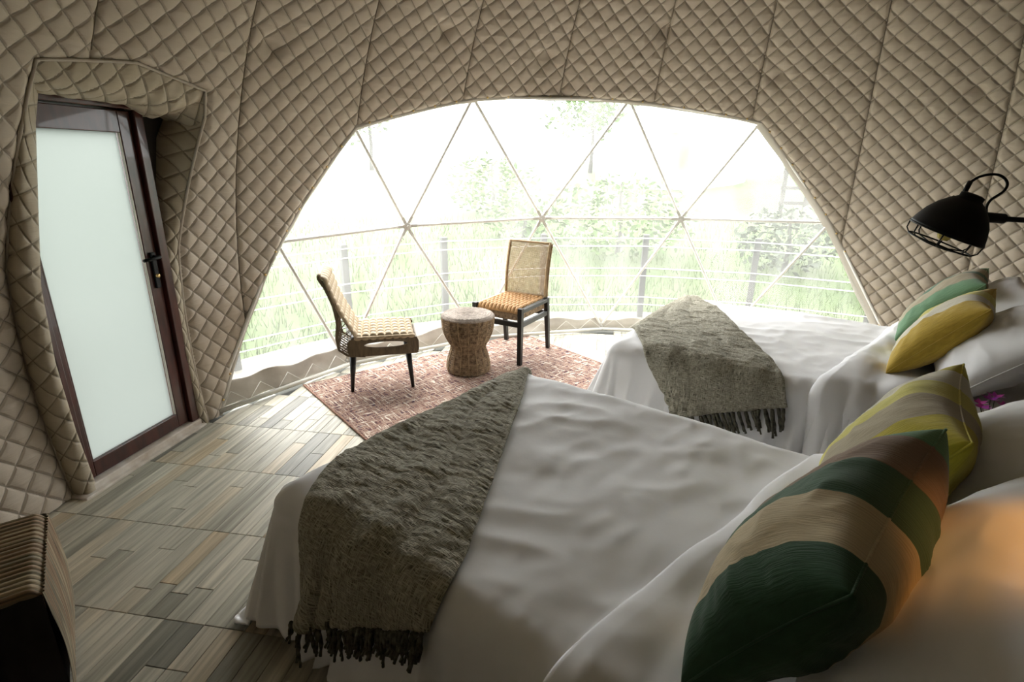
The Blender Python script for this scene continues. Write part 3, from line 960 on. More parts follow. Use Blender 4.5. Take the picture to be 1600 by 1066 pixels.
turned(bed2, d2, 1.10, 1.42, -.58, bed2.W + .4, .050, 60)

# throws
def throw(b, Le, Re, label, seed, fr_len, ntas, ripple=.006):
    t = b.root('throw_blanket', label=label, cat='blanket', group='throws across the two beds')
    def curve(C, n_):
        C = np.array(C, float)
        d = np.r_[0, np.cumsum(np.linalg.norm(np.diff(C, axis=0), axis=1))]; d /= d[-1]
        q = np.linspace(0, 1, n_)
        # smooth by repeated averaging
        a = np.stack([np.interp(q, d, C[:, 0]), np.interp(q, d, C[:, 1])], -1)
        for _ in range(240):
            a[1:-1] = (a[:-2] + 2 * a[1:-1] + a[2:]) / 4
        return a
    n_, m_ = 400, 170
    l = curve(Le, n_); r = curve(Re, n_)
    s = np.linspace(0, 1, m_)[None, :, None]
    XY = l[:, None] * (1 - s) + r[:, None] * s
    tt = np.linspace(0, 1, n_)[:, None]
    X, Y = XY[..., 0], XY[..., 1]
    # edge thickness and long soft folds running with the throw
    sg = s[..., 0] + 0 * tt
    h = .010 + ripple * (.35 * noise2(sg * 7 + tt * 1.5, tt * 3 + seed, seed) + .45 * noise2(X * 16, Y * 42, seed + 1)
                         + .55 * noise2(X * 34, Y * 95, seed + 2))
    h = h + ripple * 2.2 * np.abs(np.sin(PI * (sg * 3.1 + .35 * noise2(tt * 3, sg * 2, seed + 3)))) 
    edge = np.clip(np.minimum(sg, 1 - sg) / .02, 0, 1) ** .5
    h = np.maximum(.006, h) * (.55 + .45 * edge) + .004
    P = b.F(X, Y, 0)
    du = np.gradient(P, axis=0); dv = np.gradient(P, axis=1)
    N_ = np.cross(dv, du); N_ /= np.linalg.norm(N_, axis=-1, keepdims=True) + 1e-9
    if N_[n_ // 2, m_ // 2, 2] < 0: N_ = -N_
    P2 = P + N_ * h[..., None]
    uv = np.stack([X / 1.5, Y / 1.5], -1)
    body = gridmesh('blanket_body', P2, M['throw'], t, uv=uv, solid=.006)
    # tassels hang from the hem
    hem = P2[-1]; hn = N_[-1]
    rt_ = random.Random(seed)
    dirn = P2[-1] - P2[-16]
    for k in range(ntas):
        q = (k + .5) / ntas * (m_ - 1); i = int(q)
        p = hem[i] + hn[i] * .002; dv_ = dirn[i] / np.linalg.norm(dirn[i])
        dv_ = dv_ + np.array([rt_.uniform(-.15, .15), 0, -.15]); dv_ /= np.linalg.norm(dv_)
        Ln = fr_len * rt_.uniform(.75, 1.15)
        mbt = MB()
        nrm = hn[i]
        for st in range(3):
            o1 = np.array([rt_.uniform(-.006, .006), rt_.uniform(-.004, .004), 0])
            pts = []
            for u in np.linspace(0, 1, 6):
                w_ = o1 * (.3 + 1.6 * u) + nrm * (.008 + .006 * math.sin(u * 5 + st))
                z_ = p + dv_ * Ln * u * (1 - .08 * st) + w_
                pts.append(z_)
            sc = .0085 if ntas < 30 else .0055
            mbt.tube(pts, sc, 5, rf=lambda v: sc * (1.0 - .35 * v) * (1 + .25 * math.sin(v * 14)))
        mbt.build('tassel', M['tassel'], body)
    return t
throw(bed1,
      [(-.02, 1.50), (-.04, 1.38), (-.06, 1.10), (-.05, .75), (-.02, .46), (.12, .16), (.24, 0), (.245, -.15), (.22, -.36)],
      [(.05, 1.50), (.06, 1.38), (.31, .98), (.43, .76), (.59, .47), (.73, .22), (.80, .08), (.82, 0), (.80, -.04)],
      'olive grey woven throw with long fringe lying across the foot of the nearer bed', 71, .10, 44, .0048)
throw(bed2,
      [(.0, 1.56), (-.02, 1.40), (-.05, 1.0), (-.04, .55), (.10, .26), (.28, -.02), (.40, -.18), (.47, -.30)],
      [(.10, 1.56), (.12, 1.42), (.33, 1.2), (.60, .70), (.84, .31), (.95, .07), (1.00, -.05), (1.01, -.10)],
      'olive grey woven throw draped across the foot of the farther bed', 81, .13, 22, .004)

# ------------------------------------------------------------------ pillows
def pillow(name, B0, e1, e2, h, w_, T_, mt, label, group, cat, seed, ear=.16, wrinkle=1.0, parts=True, n=70):
    """B0 lower near corner; e1 up the side; e2 along the width"""
    e1 = Vector(e1).normalized(); e2 = Vector(e2); e2 = (e2 - e1 * e2.dot(e1)).normalized()
    nrm = e1.cross(e2)
    Mx = Matrix.Identity(4)
    for i in range(3):
        Mx[i][0], Mx[i][1], Mx[i][2] = e2[i], e1[i], nrm[i]
        Mx[i][3] = B0[i]
    o = empty(name, mat=Mx, label=label, cat=cat, group=group)
    u = np.linspace(-1, 1, n)
    u = np.sin(u * PI / 2) * .55 + u * .45
    U, V = np.meshgrid(u, u)
    X = U * (1 - ear * (1 - V ** 2) * np.abs(U) ** 3 * .55)
    Y = V * (1 - ear * (1 - U ** 2) * np.abs(V) ** 3 * .55)
    prof = np.clip((1 - U ** 2) * (1 - V ** 2), 0, 1) ** .42
    # creases that run in from the seams and corners
    ang = np.arctan2(V, U)
    rr = np.clip(np.maximum(np.abs(U), np.abs(V)), 0, 1)
    cr = noise2(ang * 7 + seed, rr * 1.3, seed) * .06 * rr ** 3 + noise2(U * 2.5 + seed, V * 2.5, seed + 1) * .10
    cr = cr + (-np.abs(noise2(U * 3 + V * 2, V * 4 - U * 3 + seed, seed + 2))) * .07
    uv = np.stack([(U + 1) / 2, (V + 1) / 2], -1)
    def face(sg):
        k = prof * (1 + wrinkle * cr)
        Z = sg * T_ / 2 * k
        P = np.stack([(X + 1) / 2 * w_, (Y + 1) / 2 * h, Z], -1)
        return P if sg > 0 else P[:, ::-1]
    top = face(1); bot = face(-1)
    # one closed mesh
    mb = MB()
    A = top.reshape(-1, 3); Bm = face(-1)[:, ::-1].reshape(-1, 3)
    allv = np.concatenate([A, Bm]); idx = np.arange(n * n).reshape(n, n)
    f1 = np.stack([idx[:-1, :-1], idx[:-1, 1:], idx[1:, 1:], idx[1:, :-1]], -1).reshape(-1, 4)
    f2 = (f1 + n * n)[:, ::-1]
    me = D.meshes.new('cushion_cover')
    f = np.concatenate([f1, f2])
    me.from_pydata(allv.tolist(), [], f.tolist())
    me.polygons.foreach_set('use_smooth', [True] * len(me.polygons))
    l = me.uv_layers.new(name='uv')
    uvv = np.concatenate([uv.reshape(-1, 2), uv.reshape(-1, 2)])
    li = np.zeros(len(me.loops), np.int32); me.loops.foreach_get('vertex_index', li)
    l.data.foreach_set('uv', uvv[li].astype(np.float32).ravel())
    bmm = bmesh.new(); bmm.from_mesh(me)
    bmesh.ops.remove_doubles(bmm, verts=bmm.verts, dist=.0004)
    bmm.to_mesh(me); bmm.free()
    me.materials.append(mt)
    c = D.objects.new('cover', me); COL.objects.link(c); c.parent = o
    # welt seam round the edge
    ed = [top[0, j] for j in range(n)] + [top[i, -1] for i in range(1, n)] + [top[-1, j] for j in range(n - 2, -1, -1)] + [top[i, 0] for i in range(n - 2, 0, -1)]
    uve = [uv[0, j, 0] for j in range(n)] + [1.0] * (n - 1) + [uv[-1, j, 0] for j in range(n - 2, -1, -1)] + [0.0] * (n - 2)
    mw = MB().tube([Vector(p) for p in ed], .0028, 5, closed=True)
    wo_ = mw.build('seam', mt, c)
    l2 = wo_.data.uv_layers.new(name='uv')
    for lp in wo_.data.loops:
        l2.data[lp.index].uv = (min(.999, max(.001, uve[lp.vertex_index // 5])), .5)
    return o

u1 = Vector((math.cos(math.radians(-38)), math.sin(math.radians(-38)), 0)); v1 = Vector((-u1.y, u1.x, 0))
u2 = Vector((math.cos(math.radians(-34)), math.sin(math.radians(-34)), 0)); v2 = Vector((-u2.y, u2.x, 0))
Z3 = Vector((0, 0, 1))
GRN = (0.030, 0.082, 0.042); TAN = (0.55, 0.45, 0.29); MAUVE = (0.26, 0.18, 0.13); LGRN = (0.16, 0.30, 0.17)
YEL = (0.50, 0.42, 0.045); LYEL = (0.62, 0.57, 0.16); CREAM = (0.66, 0.62, 0.50); BEIGE = (0.42, 0.36, 0.25); MUST = (0.50, 0.34, 0.05)
s_p1 = stripe_mat('stripes_green', [(.15, GRN), (.40, TAN), (.64, (0.06, 0.12, 0.075)), (.87, MAUVE), (1, LGRN)])
s_p2 = stripe_mat('stripes_yellow', [(.24, YEL), (.46, BEIGE), (.66, LYEL), (.86, CREAM), (1, YEL)])
s_p3 = stripe_mat('stripes_mustard', [(.26, MUST), (.52, CREAM), (.76, LYEL), (1, MUST)])
s_p4 = stripe_mat('stripes_pale_green', [(.22, LGRN), (.52, BEIGE), (.68, (0.10, 0.2, 0.14)), (.88, BEIGE), (1, LGRN)])
def vec(a): return Vector(a)
def tp(B_, T_, az, w_, th, mt, lab, seed):
    B_ = Vector(B_); T_ = Vector(T_)
    e2 = Vector((math.cos(math.radians(az)), math.sin(math.radians(az)), 0))
    pillow('throw_pillow', B_, T_ - B_, e2, (T_ - B_).length, w_, th, mt, lab, 'striped throw pillows on the two beds', 'pillow', seed)
tp((.34, .80, .625), (.47, .60, 1.04), 47, .56, .27, s_p1, 'dark green and tan striped throw pillow nearest the camera', 90)
tp((.76, 1.14, .63), (.95, 1.00, 1.06), 53, .60, .25, s_p2, 'bright yellow and beige striped throw pillow behind the dark green one', 93)
tp((1.82, 2.47, .64), (2.05, 2.26, 1.02), 49, .52, .22, s_p3, 'mustard throw pillow with one broad white stripe on the farther bed', 96)
tp((2.18, 2.95, .65), (2.42, 2.74, 1.03), 50, .56, .22, s_p4, 'pale green and beige striped throw pillow, farthest from the camera', 99)
shw = M['sheet']
def bedpt(b, x, y, z):
    a = b.ang
    return Vector((b.N[0] + x * math.cos(a) - y * math.sin(a), b.N[1] + x * math.sin(a) + y * math.cos(a), z))
pillow('bed_pillow', bedpt(bed1, 1.55, .02, .63), u1 * .30 + Z3 * .42, v1, .50, .68, .22, shw, 'white bed pillow behind the dark green throw pillow', 'white bed pillows', 'pillow', 103, ear=.10)
pillow('bed_pillow', bedpt(bed1, 1.58, .72, .63), u1 * .36 + Z3 * .36, v1, .50, .68, .22, shw, 'white bed pillow behind the bright yellow throw pillow', 'white bed pillows', 'pillow', 106, ear=.10)
pillow('bed_pillow', bedpt(bed2, 1.58, .04, .63), u2 * .34 + Z3 * .34, v2, .50, .70, .24, shw, 'white bed pillow nearest the nightstand on the farther bed', 'white bed pillows', 'pillow', 109, ear=.10)
pillow('bed_pillow', bedpt(bed2, 1.60, .76, .63), u2 * .34 + Z3 * .36, v2, .50, .70, .24, shw, 'white bed pillow on the far side of the farther bed', 'white bed pillows', 'pillow', 112, ear=.10)

# ------------------------------------------------------------------ nightstand and flowers
ns = empty('nightstand', (1.85, 1.70, 0), math.radians(-36), label='dark wooden nightstand between the two beds', cat='nightstand')
MB().box((0, 0, .25), (.28, .30, .5)).build('cabinet_body', M['blackwood'], ns, smooth=False, bevel=.006)
MB().box((0, 0, .515), (.30, .32, .03)).build('top', M['blackwood'], ns, smooth=False, bevel=.005)
fl = empty('flowers', (1.77, 1.82, .53), label='small magenta flowers on the nightstand between the beds', cat='flowers')
MB().lathe([(0, 0), (.03, 0), (.035, .05), (.02, .09), (.025, .11)], 16).build('vase', M['blackwood'], fl)
rf_ = random.Random(3)
for k in range(9):
    a = rf_.uniform(0, 2 * PI); rr = rf_.uniform(.02, .075); z = rf_.uniform(.17, .27)
    c = Vector((rr * math.cos(a), rr * math.sin(a), z))
    MB().tube([(0, 0, .09), c * .6 + Vector((0, 0, .05)), c], .0018, 4).build('stem', M['leaf_dark'], fl)
    mb = MB()
    for q in range(6):
        b_ = q * PI / 3; d_ = Vector((math.cos(b_), math.sin(b_), .35)); s_ = Vector((-math.sin(b_), math.cos(b_), 0))
        mb.add([c, c + d_ * .014 + s_ * .008, c + d_ * .032, c + d_ * .014 - s_ * .008], [(0, 1, 2, 3)])
    mb.build('blossom', M['flower'], fl)

# ------------------------------------------------------------------ wall lamp
def Ppix_frame(p): return Vector(p)
def cam_pt(x, y, d):    # helper used only to express the lamp's own plane (parallel to the wall)
    return Vector((0, 0, 1.6)) + fw * d + rt2 * ((x - 800) / F * d) - up2 * ((y - 533) / F * d)
LD = 2.3
lc = Vector((1.8355, 2.3311, 1.3187))
lp = empty('wall_lamp', lc, label='black wall reading lamp with wire cage and looped cable', cat='lamp')
ax_x = rt2.copy(); ax_z = Vector((0, 0, 1)) * .985 + rt2 * 0
rA, rB = cam_pt(1429, 346, LD), cam_pt(1529, 381, LD)
lc = (rA + rB) / 2; lp.location = lc
side_ = (rB - rA).normalized(); rim_r = (rB - rA).length / 2
vw = (lc - Vector((0, 0, 1.6))).normalized()
vw = (vw + Vector((0, 0, 1)) * .06).normalized()
dep = (vw - side_ * vw.dot(side_)).normalized(); axis = side_.cross(dep)
if axis.z < 0: axis = -axis; dep = -dep
LM = Matrix((side_, dep, axis)).transposed()
k_ = LD / F
rim = Vector((0, 0, 0))
prof = [(.147, 0), (.150, .004), (.147, .012), (.140, .04), (.125, .085), (.100, .13), (.070, .165), (.046, .185), (.046, .205), (.030, .212), (0, .214)]
prof = [(r_ * rim_r / .15, z_ * .80) for r_, z_ in prof]
lm = MB().lathe(prof, 40, (0, 0, 0), LM)
lm.lathe([(.144 * rim_r / .15, .001), (.132 * rim_r / .15, .036), (.112 * rim_r / .15, .070), (.088 * rim_r / .15, .105), (.060, .140), (0, .150)], 40, (0, 0, 0), LM)
shade_o = lm.build('shade', M['black'], lp)
mb = MB()
def ring_pts(r, z, n=36): r = r * rim_r / .15; return [LM @ Vector((r * math.cos(2 * PI * i / n), r * math.sin(2 * PI * i / n), z)) for i in range(n)]
mb.tube(ring_pts(.148, -.002), .004, 6, closed=True)
mb.tube(ring_pts(.128, -.050), .0035, 6, closed=True)
mb.tube(ring_pts(.06, -.060), .003, 6, closed=True)
for i in range(8):
    a = 2 * PI * i / 8 + .2
    c_, s_ = math.cos(a) * rim_r / .15, math.sin(a) * rim_r / .15
    mb.tube([LM @ Vector((.148 * c_, .148 * s_, -.002)), LM @ Vector((.144 * c_, .144 * s_, -.035)), LM @ Vector((.128 * c_, .128 * s_, -.050)), LM @ Vector((.06 * c_, .06 * s_, -.060)), LM @ Vector((0, 0, -.062))], .003, 6)
mb.build('wire_cage', M['black'], shade_o)
MB().lathe([(0, -.035), (.02, -.03), (.032, -.005), (.028, .03), (.014, .06), (.014, .1)], 20, (0, 0, 0), LM).build('bulb', M['bulb'], lp)
def lpx(x, y, d=LD):
    return cam_pt(x, y, d) - lc
jx = lpx(1533, 340)
mb = MB()
mb.tube([lpx(1526, 338), lpx(1568, 342)], .021, 12)
mb.build('arm_joint', M['black'], lp)
e0 = lpx(1566, 342); e1_ = lpx(1700, 350, 2.25)
MB().tube([e0, e1_], .011, 10).build('arm', M['black'], lp)
MB().lathe([(0, 0), (.05, 0), (.05, .02), (0, .022)], 24, e1_, Matrix.Rotation(-PI / 2, 3, 'Y')).build('wall_plate', M['black'], lp)
ct = [lpx(1507, 299), lpx(1513, 288), lpx(1517, 284), lpx(1530, 276), lpx(1545, 272.5), lpx(1560, 272.5), lpx(1571, 279), lpx(1575, 288), lpx(1570, 298), lpx(1560, 305), lpx(1548, 312), lpx(1541, 322), lpx(1541, 334)]
def smooth_pts(p, it=2):
    for _ in range(it):
        q = [p[0]]
        for a, b in zip(p[:-1], p[1:]): q += [a * .75 + b * .25, a * .25 + b * .75]
        p = q + [p[-1]]
    return p
MB().tube(smooth_pts(ct), .0055, 8).build('cable', M['black'], lp)
MB().tube([lpx(1508, 299), lpx(1516, 284)], .010, 8).build('cable_gland', M['black'], lp)

# reading lamp of the nearer bed (its shade is beyond the right edge; its glow falls on the pillow)
rl = empty('wall_lamp', (.96, .57, 1.48), label='lit reading lamp at the head of the nearer bed, beyond the right edge', cat='lamp')
RM = Vector((.15, -.15, .58)).to_track_quat('Z', 'Y').to_matrix()
MB().lathe([(.075, 0), (.072, .05), (.05, .1), (.02, .12), (0, .121)], 24, (0, 0, 0), RM).build('shade', M['black'], rl)
MB().tube([(0, 0, .1), (.07, -.22, .1)], .008, 8).build('arm', M['black'], rl)
ld = D.lights.new('lamp_light', 'SPOT'); ld.energy = 2.6; ld.color = (1, .46, .12); ld.shadow_soft_size = .03
ld.spot_size = math.radians(44); ld.spot_blend = .8
lo = D.objects.new('lamp_light', ld); COL.objects.link(lo); lo.parent = rl; lo.location = (0, 0, .02)
lo.rotation_euler = Vector((-.15, .15, -.58)).to_track_quat('-Z', 'Y').to_euler()

# ------------------------------------------------------------------ ottoman
ot = empty('ottoman', (-1.63, 1.62, 0), math.radians(-52), label='dark striped ottoman in the lower left corner', cat='ottoman')
# local x runs along the right-hand top edge towards the camera, y to the right; body lies at y<0
OL, OW, OH = .47, .46, .425
n_, m_ = 150, 60
xs = np.linspace(0, 1, n_); ys = np.linspace(0, 1, m_)
Xg, Yg = np.meshgrid(xs, ys, indexing='ij')
rib = np.abs(np.sin(PI * Xg * 19)) ** .6
Zg = OH - .012 + .012 * rib - .03 * (np.clip((Yg - .93) / .07, 0, 1) ** 2) - .03 * (np.clip((.07 - Yg) / .07, 0, 1) ** 2) \
    - .03 * (np.clip((Xg - .96) / .04, 0, 1) ** 2) - .03 * (np.clip((.04 - Xg) / .04, 0, 1) ** 2)
P = np.stack([Xg * OL, (Yg - 1) * OW, Zg], -1)
def stripe_fabric(name, axis_i, sc):
    m = D.materials.new(name); m.use_nodes = True
    nt = m.node_tree; N = nt.nodes; L = nt.links; b = N['Principled BSDF']; b.inputs['Roughness'].default_value = .85
    tc = N.new('ShaderNodeTexCoord'); mp = N.new('ShaderNodeMapping')
    s_ = [1.5, 1.5, 1.5]; s_[axis_i] = sc; mp.inputs['Scale'].default_value = s_
    n = N.new('ShaderNodeTexNoise'); n.inputs['Scale'].default_value = 1; n.inputs['Detail'].default_value = 3
    r = N.new('ShaderNodeValToRGB'); cr = r.color_ramp
    while len(cr.elements) < 5: cr.elements.new(.5)
    for i, (p, c) in enumerate([(.3, (0.06, 0.05, 0.035)), (.42, (0.30, 0.20, 0.12)), (.5, (0.18, 0.16, 0.11)), (.58, (0.42, 0.34, 0.22)), (.7, (0.22, 0.12, 0.07))]):
        cr.elements[i].position = p; cr.elements[i].color = (*c, 1)
    L.new(tc.outputs['Object'], mp.inputs[0]); L.new(mp.outputs[0], n.inputs['Vector']); L.new(n.outputs['Fac'], r.inputs[0]); L.new(r.outputs[0], b.inputs['Base Color'])
    return m
gridmesh('cushion_top', P, stripe_fabric('otto_top', 0, 90), ot)
# corded sides, the near one coloured black for its shade
def otto_side(name, a, b, mt, cords):
    a = np.array(a); b = np.array(b); n2 = int(cords * 6); m2 = 24
    t = np.linspace(0, 1, n2)[:, None]; z = np.linspace(0, 1, m2)[None]
    d = b - a; out = np.array([d[1], -d[0]]) / np.linalg.norm(d)
    bul = .012 * np.sin(PI * z) + .006 * np.abs(np.sin(PI * t * cords + .6 * np.sin(z * 4)))
    X = a[0] + d[0] * t + out[0] * bul; Y = a[1] + d[1] * t + out[1] * bul
    Z = .02 + (OH - .04) * z + 0 * t
    gridmesh(name, np.stack([X, Y, Z], -1), mt, ot)
sm_ = stripe_fabric('otto_side', 0, 70)
otto_side('side_panel', (OL, 0), (0, 0), sm_, 26)
otto_side('side_panel', (OL, -OW), (OL, 0), M['otto_core_shade'], 8)  # same striped fabric, its shade put into the colour as black
otto_side('side_panel', (0, 0), (0, -OW), sm_, 26)
otto_side('side_panel', (0, -OW), (OL, -OW), M['otto_core_shade'], 8)
MB().box((OL / 2, -OW / 2, .2), (OL - .02, OW - .02, .36)).build('body', M['otto_core_shade'], ot, smooth=False)
for x in (.04, OL - .04):
    for y in (-.04, -OW + .04):
        MB().box((x, y, .0125), (.035, .035, .025)).build('foot', M['blackwood'], ot, smooth=False)

# ------------------------------------------------------------------ rug
rug = empty('rug', (-1.54, 3.72, .0), math.radians(39.5), label='red, orange and cream woven rug under the chairs and stool', cat='rug')
RL, RW = 2.10, 1.35
xs = np.linspace(0, RL, 300); ys = np.linspace(-RW, 0, 190)
X, Y = np.meshgrid(xs, ys, indexing='ij')
Z = .010 + .0016 * np.sin(2 * PI * Y / .016) + .0012 * noise2(X * 70, Y * 70, 15)
ed = np.minimum(np.minimum(X, RL - X), np.minimum(-Y, RW + Y))
Z = np.where(ed < .004, .001, Z) + .003 * np.exp(-((ed - .012) / .008) ** 2)
X = X + .004 * noise2(X * 0 + Y * 30, X * 2, 16) * (ed < .01)
gridmesh('pile', np.stack([X, Y, Z], -1), M['rug'], rug, uv=np.stack([X, Y], -1))
M['rug_edge'] = mat('rug_binding', (0.22, 0.10, 0.08), .9, var=(0.45, 0.28, 0.2), var_scale=60, bump=.6, bump_scale=200)
for a, b in (((0, -RW), (0, 0)), ((RL, -RW), (RL, 0))):
    MB().tube([(a[0], a[1] + (b[1] - a[1]) * t, .008) for t in np.linspace(0, 1, 30)], .007, 6).build('binding', M['rug_edge'], rug)

# ------------------------------------------------------------------ stool
st = empty('stool', (-.345, 4.065, .012), label='woven seagrass hourglass stool between the two chairs', cat='stool')
prof = [(.160, 0), (.168, .02), (.166, .06), (.156, .11), (.142, .155), (.132, .19), (.130, .205), (.138, .225), (.160, .255), (.180, .30), (.193, .35), (.198, .40), (.200, .44), (.199, .455)]
pr_ = np.array(prof)
zz = np.linspace(0, .455, 110); rr = np.interp(zz, pr_[:, 1], pr_[:, 0])
for _ in range(8): rr[1:-1] = (rr[:-2] + 2 * rr[1:-1] + rr[2:]) / 4
th = np.linspace(0, 2 * PI, 241)
TT, ZZ = np.meshgrid(th, zz)
RR = np.repeat(rr[:, None], 241, 1)
row = ZZ / .0165
br = np.abs(np.sin(PI * row)) ** .5 * (.55 + .45 * np.abs(np.sin(TT * 34 + PI / 2 * np.floor(row))))
RR = RR - .007 + .015 * br
gridmesh('woven_body', np.stack([RR * np.cos(TT), RR * np.sin(TT), ZZ], -1), M['seagrass'], st)
for k in range(16):
    a = 2 * PI * k / 16 + .1
    MB().tube([((r_ + .006) * math.cos(a), (r_ + .006) * math.sin(a), z_) for r_, z_ in zip(rr[::4], zz[::4])], .0032, 5).build('upright_cord', M['rattan'], st)
rad = np.linspace(0.0005, .203, 60); A_, R_ = np.meshgrid(np.linspace(0, 2 * PI, 97), rad, indexing='xy')
Zt = .455 + .010 + .0045 * np.abs(np.sin(PI * (R_ / .021 + A_ / (2 * PI)))) + .002 * np.sin(A_ * 40) * (R_ > .02) - .020 * np.clip((R_ - .185) / .018, 0, 1) ** 2
gridmesh('coiled_top', np.stack([R_ * np.cos(A_), R_ * np.sin(A_), Zt], -1)[::-1], M['seagrass_top'], st)
MB().tube([(.201 * math.cos(t), .201 * math.sin(t), .447) for t in np.linspace(0, 2 * PI, 60, endpoint=False)], .008, 6, closed=True).build('rim_braid', M['seagrass_top'], st)

# ------------------------------------------------------------------ woven strap pad (used on both chairs)
def strap_grid(mb, fn, nu, nv, pad=.006, k=10):
    """puffed strap squares over a surface fn(u,v)->point,normal"""
    U = np.linspace(0, 1, nu * k + 1); V = np.linspace(0, 1, nv * k + 1)
    P = np.zeros((len(U), len(V), 3))
    for i, u in enumerate(U):
        for j, v in enumerate(V):
            p, n = fn(u, v)
            a = abs(math.sin(PI * u * nu)) ** .32 * abs(math.sin(PI * v * nv)) ** .32
            P[i, j] = np.array(p) + np.array(n) * pad * a
    return P

# ------------------------------------------------------------------ left chair (wicker shell)
def left_chair():
    t = empty('chair', (-.985, 3.835, .012), math.radians(14), label='wicker shell chair with pale strap seat and black tapered legs, left of the stool', cat='chair')
    hw = .215
    for x, y in ((-.19, -.17), (.20, -.17), (-.19, .17), (.20, .17)):
        sx = -.02 if x < 0 else .02; sy = -.02 if y < 0 else .02
        MB().taper((x - sx * .2, y - sy, .305), (x + sx, y + sy, 0), .024, .012, 12).build('leg', M['blackwood'], t)
    # seat pad
    def seat(u, v):
        x = -.17 + .42 * u; y = -hw + 2 * hw * v
        e = max(0, (u - .93) / .07)
        return (x, y, .405 + .010 * (1 - (2 * u - 1) ** 2) - .03 * e * e), (0, 0, 1)
    P = strap_grid(None, seat, 8, 6, .024)
    gridmesh('seat_pad', P[:, ::-1], M['pale_strap'], t)
    ms = MB(); ms.box((.035, 0, .395), (.42, 2 * hw, .02)); ms.build('seat_board', M['pale_strap'], t, smooth=False, bevel=.008)
    for s in (-1, 1):     # side roll of the strapping
        MB().tube([(-.17 + .42 * i / 40, s * hw, .402) for i in range(41)], .016, 8, rf=lambda v: .012 + .005 * abs(math.sin(PI * v * 8)) ** .5).build('seat_edge', M['pale_strap'], t)
    # apron: woven side panels with an oval opening
    def side_panel(y0, y1):
        vs = []; fs = []
        n_ = 48
        for w_ in (y0, y1):
            for k in range(n_):
                a = 2 * PI * k / n_
                ca, sa = math.cos(a), math.sin(a)
                # outer rounded rectangle
                q = 1 / max(abs(ca) / .245, abs(sa) / .062)
                vs.append((.028 + ca * q, w_, .335 + sa * q))
            for k in range(n_):
                a = 2 * PI * k / n_
                vs.append((.045 + .15 * math.cos(a), w_, .352 + .022 * math.sin(a)))
        for k in range(n_):
            j = (k + 1) % n_
            fs += [(k, j, n_ + j, n_ + k), (2 * n_ + k, 3 * n_ + k, 3 * n_ + j, 2 * n_ + j),
                   (k, 2 * n_ + k, 2 * n_ + j, j), (n_ + k, n_ + j, 3 * n_ + j, 3 * n_ + k)]
        MB().add(vs, fs).build('apron', M['rattan_dark'], t, smooth=False)
    side_panel(-hw - .012, -hw + .002); MB().box((.03, hw + .004, .385), (.46, .014, .022)).build('apron', M['rattan_dark'], t, smooth=False, bevel=.004)
    MB().box((.262, 0, .320), (.014, 2 * hw + .02, .09)).build('apron', M['rattan_dark'], t, smooth=False, bevel=.004)
    for xx in (-.09, .0, .16, .19):
        MB().tube([(xx, hw - .01, .38), (xx, hw - .01, .28)], .0035, 5).build('cross_rod', M['rattan_dark'], t)
    MB().tube([(-.2, hw, .28), (.26, hw, .28)], .006, 6).build('cross_rod', M['rattan_dark'], t)
    # strap-woven inner back
    def back(u, v):
        y = -hw + 2 * hw * v
        z = .41 + .43 * u; x = -.165 - .175 * u - .02 * math.sin(PI * u)
        n = Vector((.42, 0, .18)).normalized()
        if u > .93: x -= .03 * ((u - .93) / .07) ** 2; z -= .0
        return (x, y, z), n
    P = strap_grid(None, back, 9, 6, .020)
    gridmesh('back_pad', P[:, ::-1], M['pale_strap'], t, solid=.012)
    # outer shell of bent rods
    def shell(u, y):
        # from under the seat rear round to the top
        pts = [(-.10, .272), (-.22, .285), (-.275, .33), (-.285, .42), (-.27, .52), (-.285, .64), (-.325, .76), (-.365, .835), (-.36, .85)]
        q = u * (len(pts) - 1); i = min(int(q), len(pts) - 2); f = q - i
        return Vector((pts[i][0] * (1 - f) + pts[i + 1][0] * f, y, pts[i][1] * (1 - f) + pts[i + 1][1] * f))
    for s in np.linspace(-1, 1, 9):
        r_ = .009 if abs(s) > .99 else .0045
        MB().tube([shell(u, s * (hw + .005)) for u in np.linspace(0, 1, 34)], r_, 6).build('back_rod', M['rattan_dark'], t)
    for u in np.linspace(.08, .97, 16):
        MB().tube([shell(u, y) for y in np.linspace(-hw, hw, 6)], .0035, 5).build('cross_rod', M['rattan_dark'], t)
    # ribs closing the side between pad and shell
    for s in (-1, 1):
        for u in np.linspace(.12, .9, 11):
            a = shell(u, s * (hw + .004)); zz_ = max(.415, min(.82, a.z + .06))
            bx = -.165 - .175 * (zz_ - .41) / .43
            mid = Vector(((a.x + bx) / 2 - .01, s * (hw + .008), (a.z + zz_) / 2 - .02))
            MB().tube(smooth_pts([a, mid, Vector((bx, s * hw, zz_))]), .0035, 5).build('side_rib', M['rattan_dark'], t)
    MB().tube([(-.34 - .02, y, .848) for y in np.linspace(-hw - .008, hw + .008, 8)], .014, 8).build('top_roll', M['pale_strap'], t)
    return t
left_chair()

